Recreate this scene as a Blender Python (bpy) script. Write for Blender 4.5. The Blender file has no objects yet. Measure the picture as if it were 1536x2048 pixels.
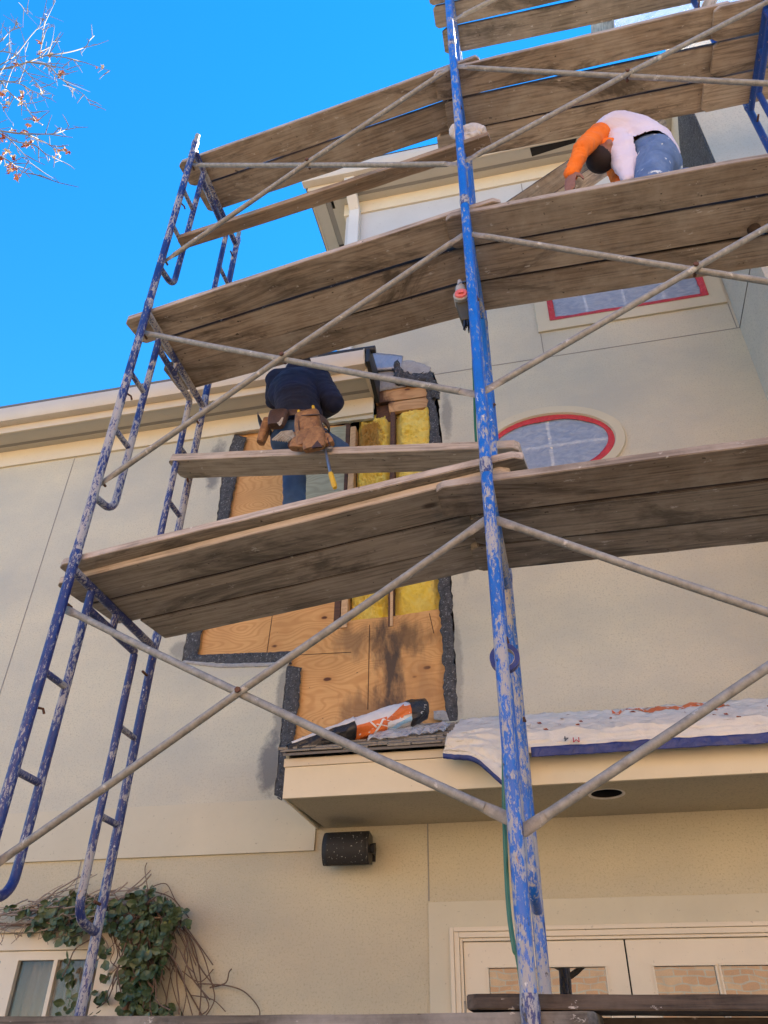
import bpy, bmesh, math, random
from mathutils import Vector, Matrix, noise, Quaternion
random.seed(7)
R_ = math.radians
scn = bpy.context.scene
COL = scn.collection
PI = math.pi

# ------------------------------------------------------------------ camera
F, CX, CY = 1570.0, 768.0, 1024.0
up = Vector((804-CX, -1139-CY, F)).normalized()
X_ = -Vector((-7520-CX, 2060-CY, F)); X_ = (X_ - up*up.dot(X_)).normalized()
Y_ = up.cross(X_)
def ray(u, v):
    d = Vector(((u-CX)/F, (v-CY)/F, 1.0))
    return Vector((X_.dot(d), Y_.dot(d), up.dot(d)))
def aty(u, v, y): r = ray(u, v); return r*(y/r.y)
def atz(u, v, z): r = ray(u, v); return r*(z/r.z)
def atx(u, v, x): r = ray(u, v); return r*(x/r.x)
GZ = -1.80
WY = 4.7                      # stucco wall plane
def w(u, v): p = aty(u, v, WY); return (p.x, p.z)
cam = bpy.data.cameras.new('camera'); cam_o = bpy.data.objects.new('camera', cam); COL.objects.link(cam_o)
def _r(d): d = Vector(d); return Vector((X_.dot(d), Y_.dot(d), up.dot(d)))
rt, upv, bk = _r((1,0,0)), _r((0,-1,0)), _r((0,0,-1))
cam_o.matrix_world = Matrix(((rt.x,upv.x,bk.x,0),(rt.y,upv.y,bk.y,0),(rt.z,upv.z,bk.z,0),(0,0,0,1)))
cam.sensor_fit = 'VERTICAL'; cam.sensor_height = 36; cam.lens = 36*F/2048
cam.clip_end = 500; cam.clip_start = .05
scn.camera = cam_o

# ------------------------------------------------------------------ light
SUN_AZ, SUN_EL = 38, 52       # azimuth from +Y towards +X
wd = bpy.data.worlds.new('World'); scn.world = wd; wd.use_nodes = True
nt = wd.node_tree; bg = nt.nodes['Background']
sky = nt.nodes.new('ShaderNodeTexSky'); sky.sky_type = 'NISHITA'; sky.sun_disc = False
sky.sun_elevation = R_(SUN_EL); sky.sun_rotation = R_(SUN_AZ)
sky.air_density = 1.0; sky.dust_density = 0.0; sky.ozone_density = 3.0; sky.altitude = 300
hs = nt.nodes.new('ShaderNodeHueSaturation'); hs.inputs['Saturation'].default_value = 1.36
nt.links.new(sky.outputs[0], hs.inputs['Color'])
nt.links.new(hs.outputs[0], bg.inputs[0]); bg.inputs[1].default_value = 0.066
sl = bpy.data.lights.new('sun', 'SUN'); sl.energy = 5; sl.angle = R_(.5); sl.color = (1, .89, .73)
so = bpy.data.objects.new('sun', sl); COL.objects.link(so)
sd = Vector((math.sin(R_(SUN_AZ))*math.cos(R_(SUN_EL)), math.cos(R_(SUN_AZ))*math.cos(R_(SUN_EL)), math.sin(R_(SUN_EL))))
so.rotation_euler = sd.to_track_quat('Z', 'Y').to_euler()
vs = scn.view_settings; vs.view_transform = 'Standard'; vs.look = 'None'; vs.exposure = 2.72; vs.gamma = 1

# ------------------------------------------------------------------ materials
MATS = {}
class NT:
    def __init__(s, name):
        m = bpy.data.materials.new(name); m.use_nodes = True; s.m = m; s.t = m.node_tree
        s.b = s.t.nodes['Principled BSDF']; s.tc = s.n('TexCoord')
    def n(s, typ, **kw):
        nd = s.t.nodes.new('ShaderNode'+typ)
        for k, v in kw.items(): setattr(nd, k, v)
        return nd
    def l(s, a, b): s.t.links.new(a, b)
    def mapping(s, scale=(1,1,1), rand=True, loc=(0,0,0)):
        mp = s.n('Mapping'); mp.inputs['Scale'].default_value = scale
        mp.inputs['Location'].default_value = loc
        s.l(s.tc.outputs['Object'], mp.inputs['Vector'])
        if rand:
            oi = s.n('ObjectInfo'); mu = s.n('Math', operation='MULTIPLY'); mu.inputs[1].default_value = 37.0
            s.l(oi.outputs['Random'], mu.inputs[0]); va = s.n('VectorMath', operation='ADD')
            s.l(mp.outputs[0], va.inputs[0]); s.l(mu.outputs[0], va.inputs[1]); return va.outputs[0]
        return mp.outputs[0]
    def noise(s, vec, scale, detail=4, rough=.55, dist=0):
        nz = s.n('TexNoise'); nz.inputs['Scale'].default_value = scale; nz.inputs['Detail'].default_value = detail
        nz.inputs['Roughness'].default_value = rough; nz.inputs['Distortion'].default_value = dist
        s.l(vec, nz.inputs['Vector']); return nz.outputs['Fac']
    def ramp(s, fac, stops, interp='LINEAR'):
        r = s.n('ValToRGB'); r.color_ramp.interpolation = interp
        e = r.color_ramp.elements
        while len(e) > 2: e.remove(e[-1])
        for i, (p, c) in enumerate(stops):
            if len(c) == 3: c = (*c, 1)
            if i < 2: e[i].position = p; e[i].color = c
            else: q = e.new(p); q.color = c
        s.l(fac, r.inputs[0]); return r.outputs[0]
    def mix(s, fac, a, b, mode='MIX'):
        m = s.n('Mix', data_type='RGBA', blend_type=mode)
        if hasattr(fac, 'links'): s.l(fac, m.inputs[0])
        else: m.inputs[0].default_value = fac
        for v, i in ((a, 6), (b, 7)):
            if hasattr(v, 'links'): s.l(v, m.inputs[i])
            else: m.inputs[i].default_value = (*v, 1) if len(v) == 3 else v
        return m.outputs[2]
    def bump(s, h, strength=.3, dist=.01, prev=None):
        b = s.n('Bump'); b.inputs['Strength'].default_value = strength; b.inputs['Distance'].default_value = dist
        s.l(h, b.inputs['Height'])
        if prev is not None: s.l(prev, b.inputs['Normal'])
        return b.outputs[0]
    def done(s, col=None, rough=.7, nrm=None, **kw):
        if col is not None:
            if hasattr(col, 'links'): s.l(col, s.b.inputs['Base Color'])
            else: s.b.inputs['Base Color'].default_value = (*col, 1)
        if hasattr(rough, 'links'): s.l(rough, s.b.inputs['Roughness'])
        else: s.b.inputs['Roughness'].default_value = rough
        if nrm is not None: s.l(nrm, s.b.inputs['Normal'])
        for k, v in kw.items(): s.b.inputs[k.replace('_', ' ')].default_value = v
        MATS[s.m.name] = s.m; return s.m
W1, B1 = (1,1,1), (0,0,0)

def mat_stucco(name, base, dark, stains=()):
    t = NT(name); v = t.mapping(rand=False)
    big = t.ramp(t.noise(t.mapping((.7, 1, 1.3), rand=False), 1.1, 6, .6), [(.38, B1), (.66, W1)])
    col = t.mix(big, base, dark)
    fine = t.noise(v, 85, 3, .7)
    col = t.mix(t.ramp(fine, [(.36, W1), (.46, B1)]), col, tuple(c*.76 for c in base))
    vs_ = t.mapping((62, 62, 130), rand=False)
    pits = t.ramp(t.noise(vs_, 1.0, 2, .5), [(.27, W1), (.35, B1)])
    col = t.mix(pits, col, tuple(c*.70 for c in base))
    # drip streaks down the face
    vd = t.mapping((7, 7, .35), rand=False)
    dr = t.ramp(t.noise(vd, 1.0, 4, .6), [(.55, B1), (.8, (.35,.35,.35))])
    col = t.mix(dr, col, dark)
    for (cx, cz, sx, sz, cc, amt) in stains:
        mp = t.n('Mapping'); t.l(t.tc.outputs['Object'], mp.inputs['Vector'])
        mp.inputs['Scale'].default_value = (1/sx, 0, 1/sz); mp.inputs['Location'].default_value = (-cx/sx, 0, -(cz-GZ)/sz)
        le = t.n('VectorMath', operation='LENGTH'); t.l(mp.outputs[0], le.inputs[0])
        nz = t.noise(t.mapping(rand=False), 9, 5, .7)
        ad = t.n('Math', operation='MULTIPLY_ADD'); t.l(nz, ad.inputs[0]); ad.inputs[1].default_value = .8
        t.l(le.outputs['Value'], ad.inputs[2])
        fac = t.ramp(ad.outputs[0], [(.75, (amt,)*3), (1.45, B1)])
        col = t.mix(fac, col, cc)
    h = t.noise(v, 130, 3, .6); h2 = t.noise(v, 3, 3, .5)
    b = t.bump(h2, .25, .03); b = t.bump(h, .6, .004, b); b = t.bump(pits, -.3, .003, b)
    return t.done(col, .9, b)
DK = (.11, .115, .125)
st = []
for (u, v_, sx, sz, c, a) in ((432, 930, .10, .42, DK, .75), (540, 1530, .10, .30, DK, .8), (565, 1400, .07, .5, DK, .6),
                              (893, 830, .06, .45, DK, .55), (915, 1330, .05, .5, DK, .45), (930, 1120, .04, .3, (.2,.2,.2), .3),
                              (365, 1300, .14, .12, DK, .5), (470, 1345, .5, .05, (.5,.47,.4), .5), (700, 1745, .2, .13, (.16,.17,.17), .55), (820, 735, .2, .1, (.2,.2,.2), .45)):
    x, z = w(u, v_); st.append((x, z, sx*1.5, sz*1.25, c, a*.95))
mat_stucco('stucco', (.605, .56, .415), (.465, .455, .38), st)
mat_stucco('stucco_plain', (.60, .545, .43), (.50, .47, .40))
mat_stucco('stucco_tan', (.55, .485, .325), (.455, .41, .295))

def mat_paint(name, c, rough=.5, dirt=.15, spec=.5):
    t = NT(name); v = t.mapping()
    n1 = t.ramp(t.noise(v, 2.2, 6, .65), [(.35, B1), (.8, (dirt*2.2,)*3)])
    col = t.mix(n1, c, tuple(k*.62 for k in c))
    sp = t.ramp(t.noise(v, 60, 2, .5), [(.70, B1), (.76, (.5,.5,.5))])
    col = t.mix(sp, col, tuple(k*.4 for k in c))
    return t.done(col, rough, t.bump(t.noise(v, 35, 3), .08, .004))
mat_paint('cream_paint', (.73, .645, .465)); mat_paint('trim_paint', (.64, .555, .41)); mat_paint('smooth_trim', (.58, .53, .385), .75)
mat_paint('soffit_paint', (.50, .47, .385), .6); mat_paint('vent_paint', (.27, .255, .22), .7)
mat_paint('gutter_paint', (.62, .555, .45), .35); mat_paint('siding', (.56, .56, .53), .8); mat_paint('downspout_paint', (.68, .66, .59), .4)
mat_paint('door_paint', (.68, .605, .455), .45); mat_paint('canopy_soffit', (.26, .225, .165), .9, .3)
mat_paint('black_rubber', (.02, .021, .024), .5); mat_paint('black_plastic', (.018, .018, .02), .4)

def mat_plank(name, base, dark, light, stain=.55, dusty=.3):
    t = NT(name)
    v = t.mapping((1.6, 9, 9)); v2 = t.mapping((1, 1, 1)); v3 = t.mapping((1.1, 3.2, 3.2)); vg = t.mapping((2.5, 55, 55))
    g = t.noise(v, 2.0, 6, .65, .6)
    col = t.mix(t.ramp(g, [(.3, B1), (.72, W1)]), dark, base)
    gf = t.noise(vg, 1.2, 3, .6, .2)
    col = t.mix(t.ramp(gf, [(.36, (.8,.8,.8)), (.56, B1)]), col, tuple(c*.5 for c in dark))
    # plain sawn growth rings
    wv = t.n('TexWave', wave_type='RINGS', rings_direction='X'); wv.inputs['Scale'].default_value = .9; wv.inputs['Distortion'].default_value = 5
    wv.inputs['Detail'].default_value = 3; wv.inputs['Detail Scale'].default_value = .7; t.l(v3, wv.inputs['Vector'])
    col = t.mix(t.ramp(wv.outputs['Fac'], [(.0, (.35,.35,.35)), (.4, B1)]), col, dark)
    # per plank tone
    oi = t.n('ObjectInfo'); hv = t.n('HueSaturation'); mr = t.n('MapRange'); t.l(oi.outputs['Random'], mr.inputs[0])
    mr.inputs[3].default_value = .72; mr.inputs[4].default_value = 1.28; t.l(mr.outputs[0], hv.inputs['Value']); t.l(col, hv.inputs['Color']); col = hv.outputs[0]
    col = t.mix(t.ramp(t.noise(v2, 2.6, 7, .7), [(.42, B1), (.75, (dusty,)*3)]), col, light)
    s1 = t.noise(v3, .75, 6, .7, 1.2)
    col = t.mix(t.ramp(s1, [(.52, B1), (.64, (stain,)*3)]), col, tuple(c*.28 for c in dark))
    bl = t.noise(t.mapping((.55, 1, 1)), 24, 5, .7)
    col = t.mix(t.ramp(bl, [(.64, B1), (.69, (.8,.8,.8))]), col, (.60, .56, .49))
    ds = t.noise(v2, 33, 2, .5)
    col = t.mix(t.ramp(ds, [(.23, (.8,.8,.8)), (.29, B1)]), col, (.03, .022, .016))
    vo = t.n('TexVoronoi'); vo.inputs['Scale'].default_value = 1.4; t.l(t.mapping((1, 1.9, 0)), vo.inputs['Vector'])
    col = t.mix(t.ramp(vo.outputs['Distance'], [(.035, (.85,.85,.85)), (.07, B1)]), col, (.05, .03, .018))
    b = t.bump(g, .35, .006); b = t.bump(gf, .4, .002, b)
    return t.done(col, .88, b)
mat_plank('plank_wood', (.50, .40, .29), (.34, .26, .18), (.60, .53, .42), .9, .6)
mat_plank('plank_grey', (.43, .365, .275), (.28, .235, .175), (.54, .48, .39), .75, .55)
mat_plank('plank_old_seam_shade', (.12, .085, .058), (.045, .032, .022), (.22, .18, .14), .6, .5)  # dark old wood; also paints shade into the seams between planks
mat_plank('plank_drab', (.25, .215, .165), (.10, .08, .06), (.46, .43, .38), .6, .6)
mat_plank('plank_edge_skylit', (.50, .41, .33), (.36, .29, .23), (.62, .55, .48), .35, .55)  # paler wood tone that paints skylight onto the front edges
mat_plank('plank_pale', (.52, .38, .24), (.36, .245, .15), (.58, .47, .34), .3, .3)

def mat_pole(name, blue, cover, rustc=.1):
    t = NT(name); v = t.mapping((1, 1, 1)); vz = t.mapping((1, 1, .35))
    n1 = t.noise(vz, 85, 6, .75, .3); n0 = t.noise(v, 4.2, 4, .6)
    sm = t.n('Math', operation='MULTIPLY_ADD'); t.l(n0, sm.inputs[0]); sm.inputs[1].default_value = .75; t.l(n1, sm.inputs[2])
    col = t.mix(t.noise(v, 12, 3), blue, tuple(c*.55 for c in blue))
    col = t.mix(t.ramp(sm.outputs[0], [(cover, B1), (cover+.07, W1)]), col, (.38, .36, .345))
    n2 = t.noise(t.mapping((1, 1, .5), loc=(5,2,1)), 30, 4, .7)
    col = t.mix(t.ramp(n2, [(.67, B1), (.71, W1)]), col, (.68, .66, .61))
    n3 = t.noise(t.mapping((1, 1, .6), loc=(9,1,4)), 19, 5, .75)
    col = t.mix(t.ramp(n3, [(.655, B1), (.69, W1)]), col, (.38, .25, .14))
    n4 = t.noise(t.mapping((1, 1, .5), loc=(3,7,2)), 26, 4, .7)
    col = t.mix(t.ramp(n4, [(.665, B1), (.70, (.9,.9,.9))]), col, (.05, .035, .03))
    r = t.ramp(sm.outputs[0], [(cover, (.32,)*3), (cover+.06, (.75,)*3)])
    return t.done(col, r, t.bump(t.ramp(n1, [(.45, B1), (.6, W1)]), .35, .002))
mat_pole('pole_bright', (.016, .17, .66), 0.920); mat_pole('pole_dull', (.022, .04, .19), 0.900); mat_pole('pole_worn', (.03, .05, .20), 0.835)
mat_pole('pole_bright_worn', (.016, .15, .58), 0.845); mat_pole('pole_deep', (.012, .07, .36), 1.030)

t = NT('galvanized'); v = t.mapping(); n = t.noise(v, 30, 5, .7)
col = t.mix(t.ramp(n, [(.3, B1), (.7, W1)]), (.36, .34, .29), (.20, .185, .155))
col = t.mix(t.ramp(t.noise(v, 13, 4, .7), [(.62, B1), (.68, (.8,.8,.8))]), col, (.58, .55, .48))
col = t.mix(t.ramp(t.noise(v, 9, 5, .8), [(.64, B1), (.72, (.8,.8,.8))]), col, (.13, .075, .04))
t.done(col, .62, t.bump(n, .5, .003), Metallic=.1)
t = NT('rusty_steel'); v = t.mapping(); n = t.noise(v, 40, 5, .7)
t.done(t.mix(n, (.16, .06, .025), (.07, .035, .02)), .85, t.bump(n, .4, .003))

def mat_ply(name, a, b_, knot, mold=()):
    t = NT(name); v = t.mapping((.5, 1, 3.4), rand=False); vv = t.mapping(rand=False)
    wv = t.n('TexWave', wave_type='BANDS', bands_direction='Z'); wv.inputs['Scale'].default_value = 1.7; wv.inputs['Distortion'].default_value = 5
    wn = t.n('TexNoise'); wn.inputs['Scale'].default_value = 1.6; wn.inputs['Detail'].default_value = 1.5; t.l(t.mapping((1, 1, 2.2), rand=False), wn.inputs['Vector'])
    wm = t.n('VectorMath', operation='MULTIPLY_ADD'); t.l(wn.outputs['Color'], wm.inputs[0]); wm.inputs[1].default_value = (0, 0, 5.5); t.l(v, wm.inputs[2]); v = wm.outputs[0]
    wv.inputs['Detail'].default_value = 2.5; wv.inputs['Detail Scale'].default_value = .8; wv.inputs['Detail Roughness'].default_value = .55; t.l(v, wv.inputs['Vector'])
    col = t.mix(t.ramp(wv.outputs['Fac'], [(.05, (.45,)*3), (.6, W1)]), b_, a)
    fg = t.noise(t.mapping((2, 2, 60), rand=False), 2, 4, .6)
    col = t.mix(t.ramp(fg, [(.3, (.30,)*3), (.6, B1)]), col, b_)
    col = t.mix(t.ramp(t.noise(vv, 2.5, 4), [(.4, B1), (.8, (.5,)*3)]), col, tuple(c*.7 for c in b_))
    vo = t.n('TexVoronoi'); vo.inputs['Scale'].default_value = 3.1; t.l(t.mapping((1, 0, 1.9), rand=False, loc=(.35, 0, .2)), vo.inputs['Vector'])
    nz = t.noise(vv, 12, 2); ad = t.n('Math', operation='MULTIPLY_ADD'); t.l(nz, ad.inputs[0]); ad.inputs[1].default_value = .10; t.l(vo.outputs['Distance'], ad.inputs[2])
    col = t.mix(t.ramp(ad.outputs[0], [(.17, (.6,)*3), (.30, B1)]), col, b_)
    col = t.mix(t.ramp(ad.outputs[0], [(.115, W1), (.15, B1)]), col, knot)
    nail = t.ramp(t.noise(vv, 30, 2), [(.23, W1), (.27, B1)]); col = t.mix(nail, col, (.12, .06, .03))
    for (u, v_, sx, sz, amt, cc) in mold:
        cx, cz = w(u, v_)
        mp = t.n('Mapping'); t.l(t.tc.outputs['Object'], mp.inputs['Vector'])
        mp.inputs['Scale'].default_value = (1/sx, 0, 1/sz); mp.inputs['Location'].default_value = (-cx/sx, 0, -(cz-GZ)/sz)
        le = t.n('VectorMath', operation='LENGTH'); t.l(mp.outputs[0], le.inputs[0])
        nz = t.noise(t.mapping((3, 1, 1.1), rand=False), 3.5, 6, .62)
        ad = t.n('Math', operation='MULTIPLY_ADD'); t.l(nz, ad.inputs[0]); ad.inputs[1].default_value = 1.1; t.l(le.outputs['Value'], ad.inputs[2])
        col = t.mix(t.ramp(ad.outputs[0], [(.68, (amt,)*3), (1.5, B1)]), col, cc)
    return t.done(col, .8, t.bump(fg, .25, .002))
mat_ply('plywood', (.70, .39, .145), (.52, .245, .075), (.10, .035, .015),
        [(740, 1430, .6, .5, .7, (.19,.10,.045)), (850, 1370, .4, .6, .45, (.27,.14,.06)), (700, 1280, .4, .35, .6, (.14,.085,.045)), (800, 1270, .6, .35, .8, (.13,.075,.035)), (775, 1320, .27, .95, .92, (.045,.035,.03))])
mat_ply('plywood_pale', (.42, .42, .30), (.27, .27, .19), (.10, .08, .05), [])
mat_ply('lumber_new', (.66, .44, .24), (.50, .30, .15), (.2, .08, .03), [])
mat_ply('lumber_header', (.62, .37, .17), (.42, .22, .09), (.14, .05, .02), [(770, 800, .16, .14, .95, (.06,.03,.02)), (760, 790, .10, .3, .9, (.08,.035,.02))])
mat_ply('lumber_dark', (.13, .065, .04), (.06, .035, .03), (.02, .01, .01), [])

t = NT('insulation'); v = t.mapping(rand=False); vf = t.mapping((30, 30, 90), rand=False)
n = t.noise(v, 7, 7, .75, .8)
col = t.mix(t.ramp(n, [(.3, B1), (.7, W1)]), (.95, .66, .045), (.96, .80, .26))
x0, z0 = w(735, 870); mp = t.n('Mapping'); t.l(t.tc.outputs['Object'], mp.inputs['Vector'])
mp.inputs['Scale'].default_value = (1/.26, 0, 1/.36); mp.inputs['Location'].default_value = (-x0/.26, 0, -(z0-GZ)/.36)
le = t.n('VectorMath', operation='LENGTH'); t.l(mp.outputs[0], le.inputs[0])
ad = t.n('Math', operation='MULTIPLY_ADD'); t.l(t.noise(v, 11, 7, .8, 1.), ad.inputs[0]); ad.inputs[1].default_value = .95; t.l(le.outputs['Value'], ad.inputs[2])
col = t.mix(t.ramp(ad.outputs[0], [(.85, (.9,)*3), (1.55, B1)]), col, (.45, .25, .07))
col = t.mix(t.ramp(t.noise(v, 24, 6, .8), [(.60, B1), (.7, (.55,)*3)]), col, (.16, .10, .05))
t.done(col, 1, t.bump(t.noise(v, 40, 7, .8, 1.5), .8, .02))

t = NT('felt'); v = t.mapping(rand=False); n = t.noise(v, 26, 6, .75)
col = t.mix(t.ramp(n, [(.35, B1), (.7, W1)]), (.025, .025, .027), (.105, .104, .104))
col = t.mix(t.ramp(t.noise(v, 70, 3, .7), [(.58, B1), (.66, (.8,)*3)]), col, (.30, .30, .30))
t.done(col, .75, t.bump(t.noise(v, 18, 6, .7, 1), .8, .02))
t = NT('flashing'); v = t.mapping(rand=False); n = t.noise(v, 14, 5, .7, 1)
t.done(t.mix(n, (.28, .28, .30), (.50, .49, .50)), .35, t.bump(n, .5, .02), Metallic=.5)
t = NT('lath'); v = t.mapping((1,1,1), rand=False); n = t.noise(v, 20, 5, .7, 1)
t.done(t.mix(n, (.22, .22, .22), (.55, .53, .50)), .9, t.bump(t.noise(v, 90, 2), .9, .01))

t = NT('shingle'); v = t.mapping(rand=False); n = t.noise(v, 60, 5, .8)
col = t.mix(t.ramp(n, [(.3, B1), (.7, W1)]), (.15, .135, .11), (.36, .32, .26))
col = t.mix(t.ramp(t.noise(v, 3, 5, .7), [(.45, B1), (.7, (.7,)*3)]), col, (.30, .26, .20))
t.done(col, .95, t.bump(n, .7, .006))

def mat_sheet(name, c, c2, rough=.55, cre=14, stainc=None, trans=0):
    t = NT(name); v = t.mapping(rand=False)
    n = t.noise(v, cre, 6, .6, .8)
    col = t.mix(t.ramp(n, [(.3, B1), (.75, W1)]), c, c2)
    if stainc:
        col = t.mix(t.ramp(t.noise(t.mapping((1, 3, 3), rand=False, loc=(1,2,3)), 4.5, 6, .7, .8), [(.60, B1), (.68, (.7,)*3)]), col, stainc)
    return t.done(col, rough, t.bump(n, .8, .02), Transmission_Weight=trans)
mat_sheet('tarp_white', (.80, .75, .66), (.66, .62, .54), .5, 9, (.40, .30, .20))
mat_sheet('tape_blue', (.03, .05, .22), (.022, .035, .15), .35, 16)
mat_sheet('tape_red', (.60, .045, .05), (.42, .025, .03), .45, 22)
mat_sheet('bag_black', (.018, .018, .02), (.03, .03, .032), .35, 14)
mat_sheet('cap_white', (.66, .60, .54), (.5, .44, .38), .9, 20)
mat_sheet('flapper', (.80, .17, .035), (.72, .14, .03), .5, 10)
t = NT('bag_print'); v = t.mapping(rand=False)
n = t.noise(v, 14, 6, .6, .8)
t.done(t.mix(n, (.80, .79, .77), (.68, .67, .66)), .5, t.bump(n, .6, .015))
mat_sheet('bag_orange', (.80, .20, .04), (.70, .16, .03), .45, 12)
mat_sheet('bag_blue', (.30, .56, .78), (.42, .68, .85), .4, 12)
t = NT('clear_plastic'); v = t.mapping(rand=False); n = t.noise(v, 10, 6, .6, 1.5)
t.done((.85, .87, .9), .18, t.bump(n, 1, .03), Alpha=.42)
t = NT('window_film'); v = t.mapping(rand=False); n = t.noise(t.mapping((1, 1, 2.2), rand=False), 7, 6, .65, 2.2)
t.done(t.mix(t.ramp(n, [(.40, B1), (.62, W1), (.70, (.4,.4,.4))]), (.46, .56, .74), (.62, .71, .86)), .14, t.bump(n, .5, .02))
t = NT('window_glass'); t.done((.03, .035, .04), .03, None, Metallic=.0, Specular_IOR_Level=1.0)
t = NT('door_glass')
gl = t.n('BsdfGlossy'); gl.inputs['Roughness'].default_value = .01; gl.inputs['Color'].default_value = (.9, .9, .9, 1)
df = t.n('BsdfDiffuse'); df.inputs['Color'].default_value = (.02, .018, .015, 1); mx = t.n('MixShader'); mx.inputs[0].default_value = .125
nb = t.bump(t.noise(t.mapping(rand=False), 3, 2), .035, .02); t.l(nb, gl.inputs['Normal'])
t.l(df.outputs[0], mx.inputs[1]); t.l(gl.outputs[0], mx.inputs[2]); t.l(mx.outputs[0], t.t.nodes['Material Output'].inputs[0]); MATS['door_glass'] = t.m
t = NT('curtain'); v = t.mapping((14, 1, 1.2), rand=False); n = t.noise(v, 1.4, 3, .5, .4)
t.done(t.mix(n, (.30, .25, .17), (.62, .54, .40)), .8, t.bump(n, .8, .03))
t = NT('white_trim'); t.done((.75, .72, .66), .5)
t = NT('dark_interior'); t.done((.012, .011, .01), .9)
t = NT('brick'); v = t.mapping(rand=False)
sw = t.n('SeparateXYZ'); t.l(t.tc.outputs['Object'], sw.inputs[0]); cb = t.n('CombineXYZ'); t.l(sw.outputs['X'], cb.inputs['X']); t.l(sw.outputs['Z'], cb.inputs['Y'])
br = t.n('TexBrick'); br.inputs['Scale'].default_value = 1; br.inputs['Brick Width'].default_value = .30; br.inputs['Row Height'].default_value = .12
br.inputs['Mortar Size'].default_value = .012; br.inputs['Mortar Smooth'].default_value = .3
br.inputs['Color1'].default_value = (.62, .33, .18, 1); br.inputs['Color2'].default_value = (.70, .46, .29, 1); br.inputs['Mortar'].default_value = (.55, .50, .42, 1)
t.l(cb.outputs[0], br.inputs['Vector'])
col = t.mix(t.ramp(t.noise(v, 5, 5), [(.4, B1), (.8, (.6,)*3)]), br.outputs['Color'], (.42, .30, .22))
t.done(col, .9, t.bump(br.outputs['Fac'], -.5, .01))
t = NT('patio'); v = t.mapping(rand=False); n = t.noise(v, 4, 8, .7)
t.done(t.mix(n, (.055, .05, .04), (.09, .08, .065)), .9, t.bump(n, .3, .01))
t = NT('roof_dark'); v = t.mapping(rand=False); n = t.noise(v, 30, 6, .7); t.done(t.mix(n, (.12, .11, .10), (.22, .2, .18)), .95, t.bump(n, .5, .01))

def cloth(name, c, c2, sc=6, bumpd=.02, rough=.9, extra=None):
    t = NT(name); v = t.mapping(rand=False); n = t.noise(v, sc, 4, .55, .7)
    col = t.mix(t.ramp(n, [(.3, B1), (.7, W1)]), c, c2)
    if extra: col = extra(t, col, v)
    b = t.bump(n, .75, bumpd); b = t.bump(t.noise(v, 350, 2), .15, .001, b)
    return t.done(col, rough, b, Sheen_Weight=0.02)
cloth('navy_shirt', (.0035, .007, .034), (.002, .004, .018))
def spl(t, col, v):
    return t.mix(t.ramp(t.noise(v, 16, 4, .6), [(.63, B1), (.66, W1)]), col, (.62, .66, .68))
cloth('jeans_blue', (.05, .105, .215), (.028, .06, .135)); cloth('jeans_spattered', (.145, .225, .40), (.075, .13, .26), 7, .03, .9, spl)
cloth('shirt_white', (.72, .66, .76), (.64, .58, .70), 5, .03); cloth('shirt_orange', (.90, .20, .012), (.78, .15, .01), 6, .03)
cloth('leather', (.42, .21, .075), (.17, .075, .028), 26, .01, .6); cloth('leather_dark', (.085, .04, .022), (.05, .025, .015), 18, .01, .5)
cloth('skin', (.30, .135, .085), (.22, .095, .06), 12, .003, .55); cloth('cap_dark', (.022, .012, .011), (.016, .009, .008), 12, .005); cloth('hair', (.012, .010, .009), (.02, .016, .014), 60, .01)
cloth('boot', (.045, .028, .018), (.03, .02, .015), 12, .01); cloth('rope_cloth', (.55, .50, .44), (.30, .25, .2), 30, .02)
def simple(name, c, rough=.5, metal=0): t = NT(name); v = t.mapping(); n = t.noise(v, 30, 4); t.done(t.mix(n, c, tuple(k*.7 for k in c)), rough, t.bump(n, .2, .003), Metallic=metal)
simple('yellow_tool', (.80, .48, .03)); simple('tool_steel', (.35, .35, .36), .35, .8); simple('tool_red', (.75, .16, .13)); simple('tool_olive', (.06, .055, .03), .6)
simple('tool_grey', (.42, .40, .36), .6); simple('hose_green', (.03, .17, .10), .4); simple('bark', (.50, .45, .40), .9); simple('twig_bark', (.24, .21, .18), .85)
simple('leaf_orange', (.62, .24, .09), .7); simple('leaf_rust', (.40, .11, .05), .7); simple('leaf_pale', (.75, .62, .42), .7)
simple('vine_stem', (.17, .11, .075), .9); simple('vine_dry', (.33, .26, .20), .9); simple('wood_post', (.05, .035, .025), .8)
t = NT('vine_leaf'); oi = t.n('ObjectInfo'); v = t.mapping(rand=False); n = t.noise(v, 9, 3)
col = t.mix(t.ramp(n, [(.35, B1), (.65, W1)]), (.035, .068, .026), (.115, .15, .065)); col = t.mix(t.ramp(t.noise(v, 13, 2), [(.68, B1), (.72, W1)]), col, (.16, .19, .05))
t.done(col, .45, None)
t = NT('speaker_grille'); v = t.mapping(rand=False)
col = t.mix(t.ramp(t.noise(v, 75, 2, .5), [(.66, B1), (.70, W1)]), (.016, .015, .014), (.28, .27, .24))
t.done(col, .7, t.bump(t.noise(v, 400, 1), .3, .001))

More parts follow.
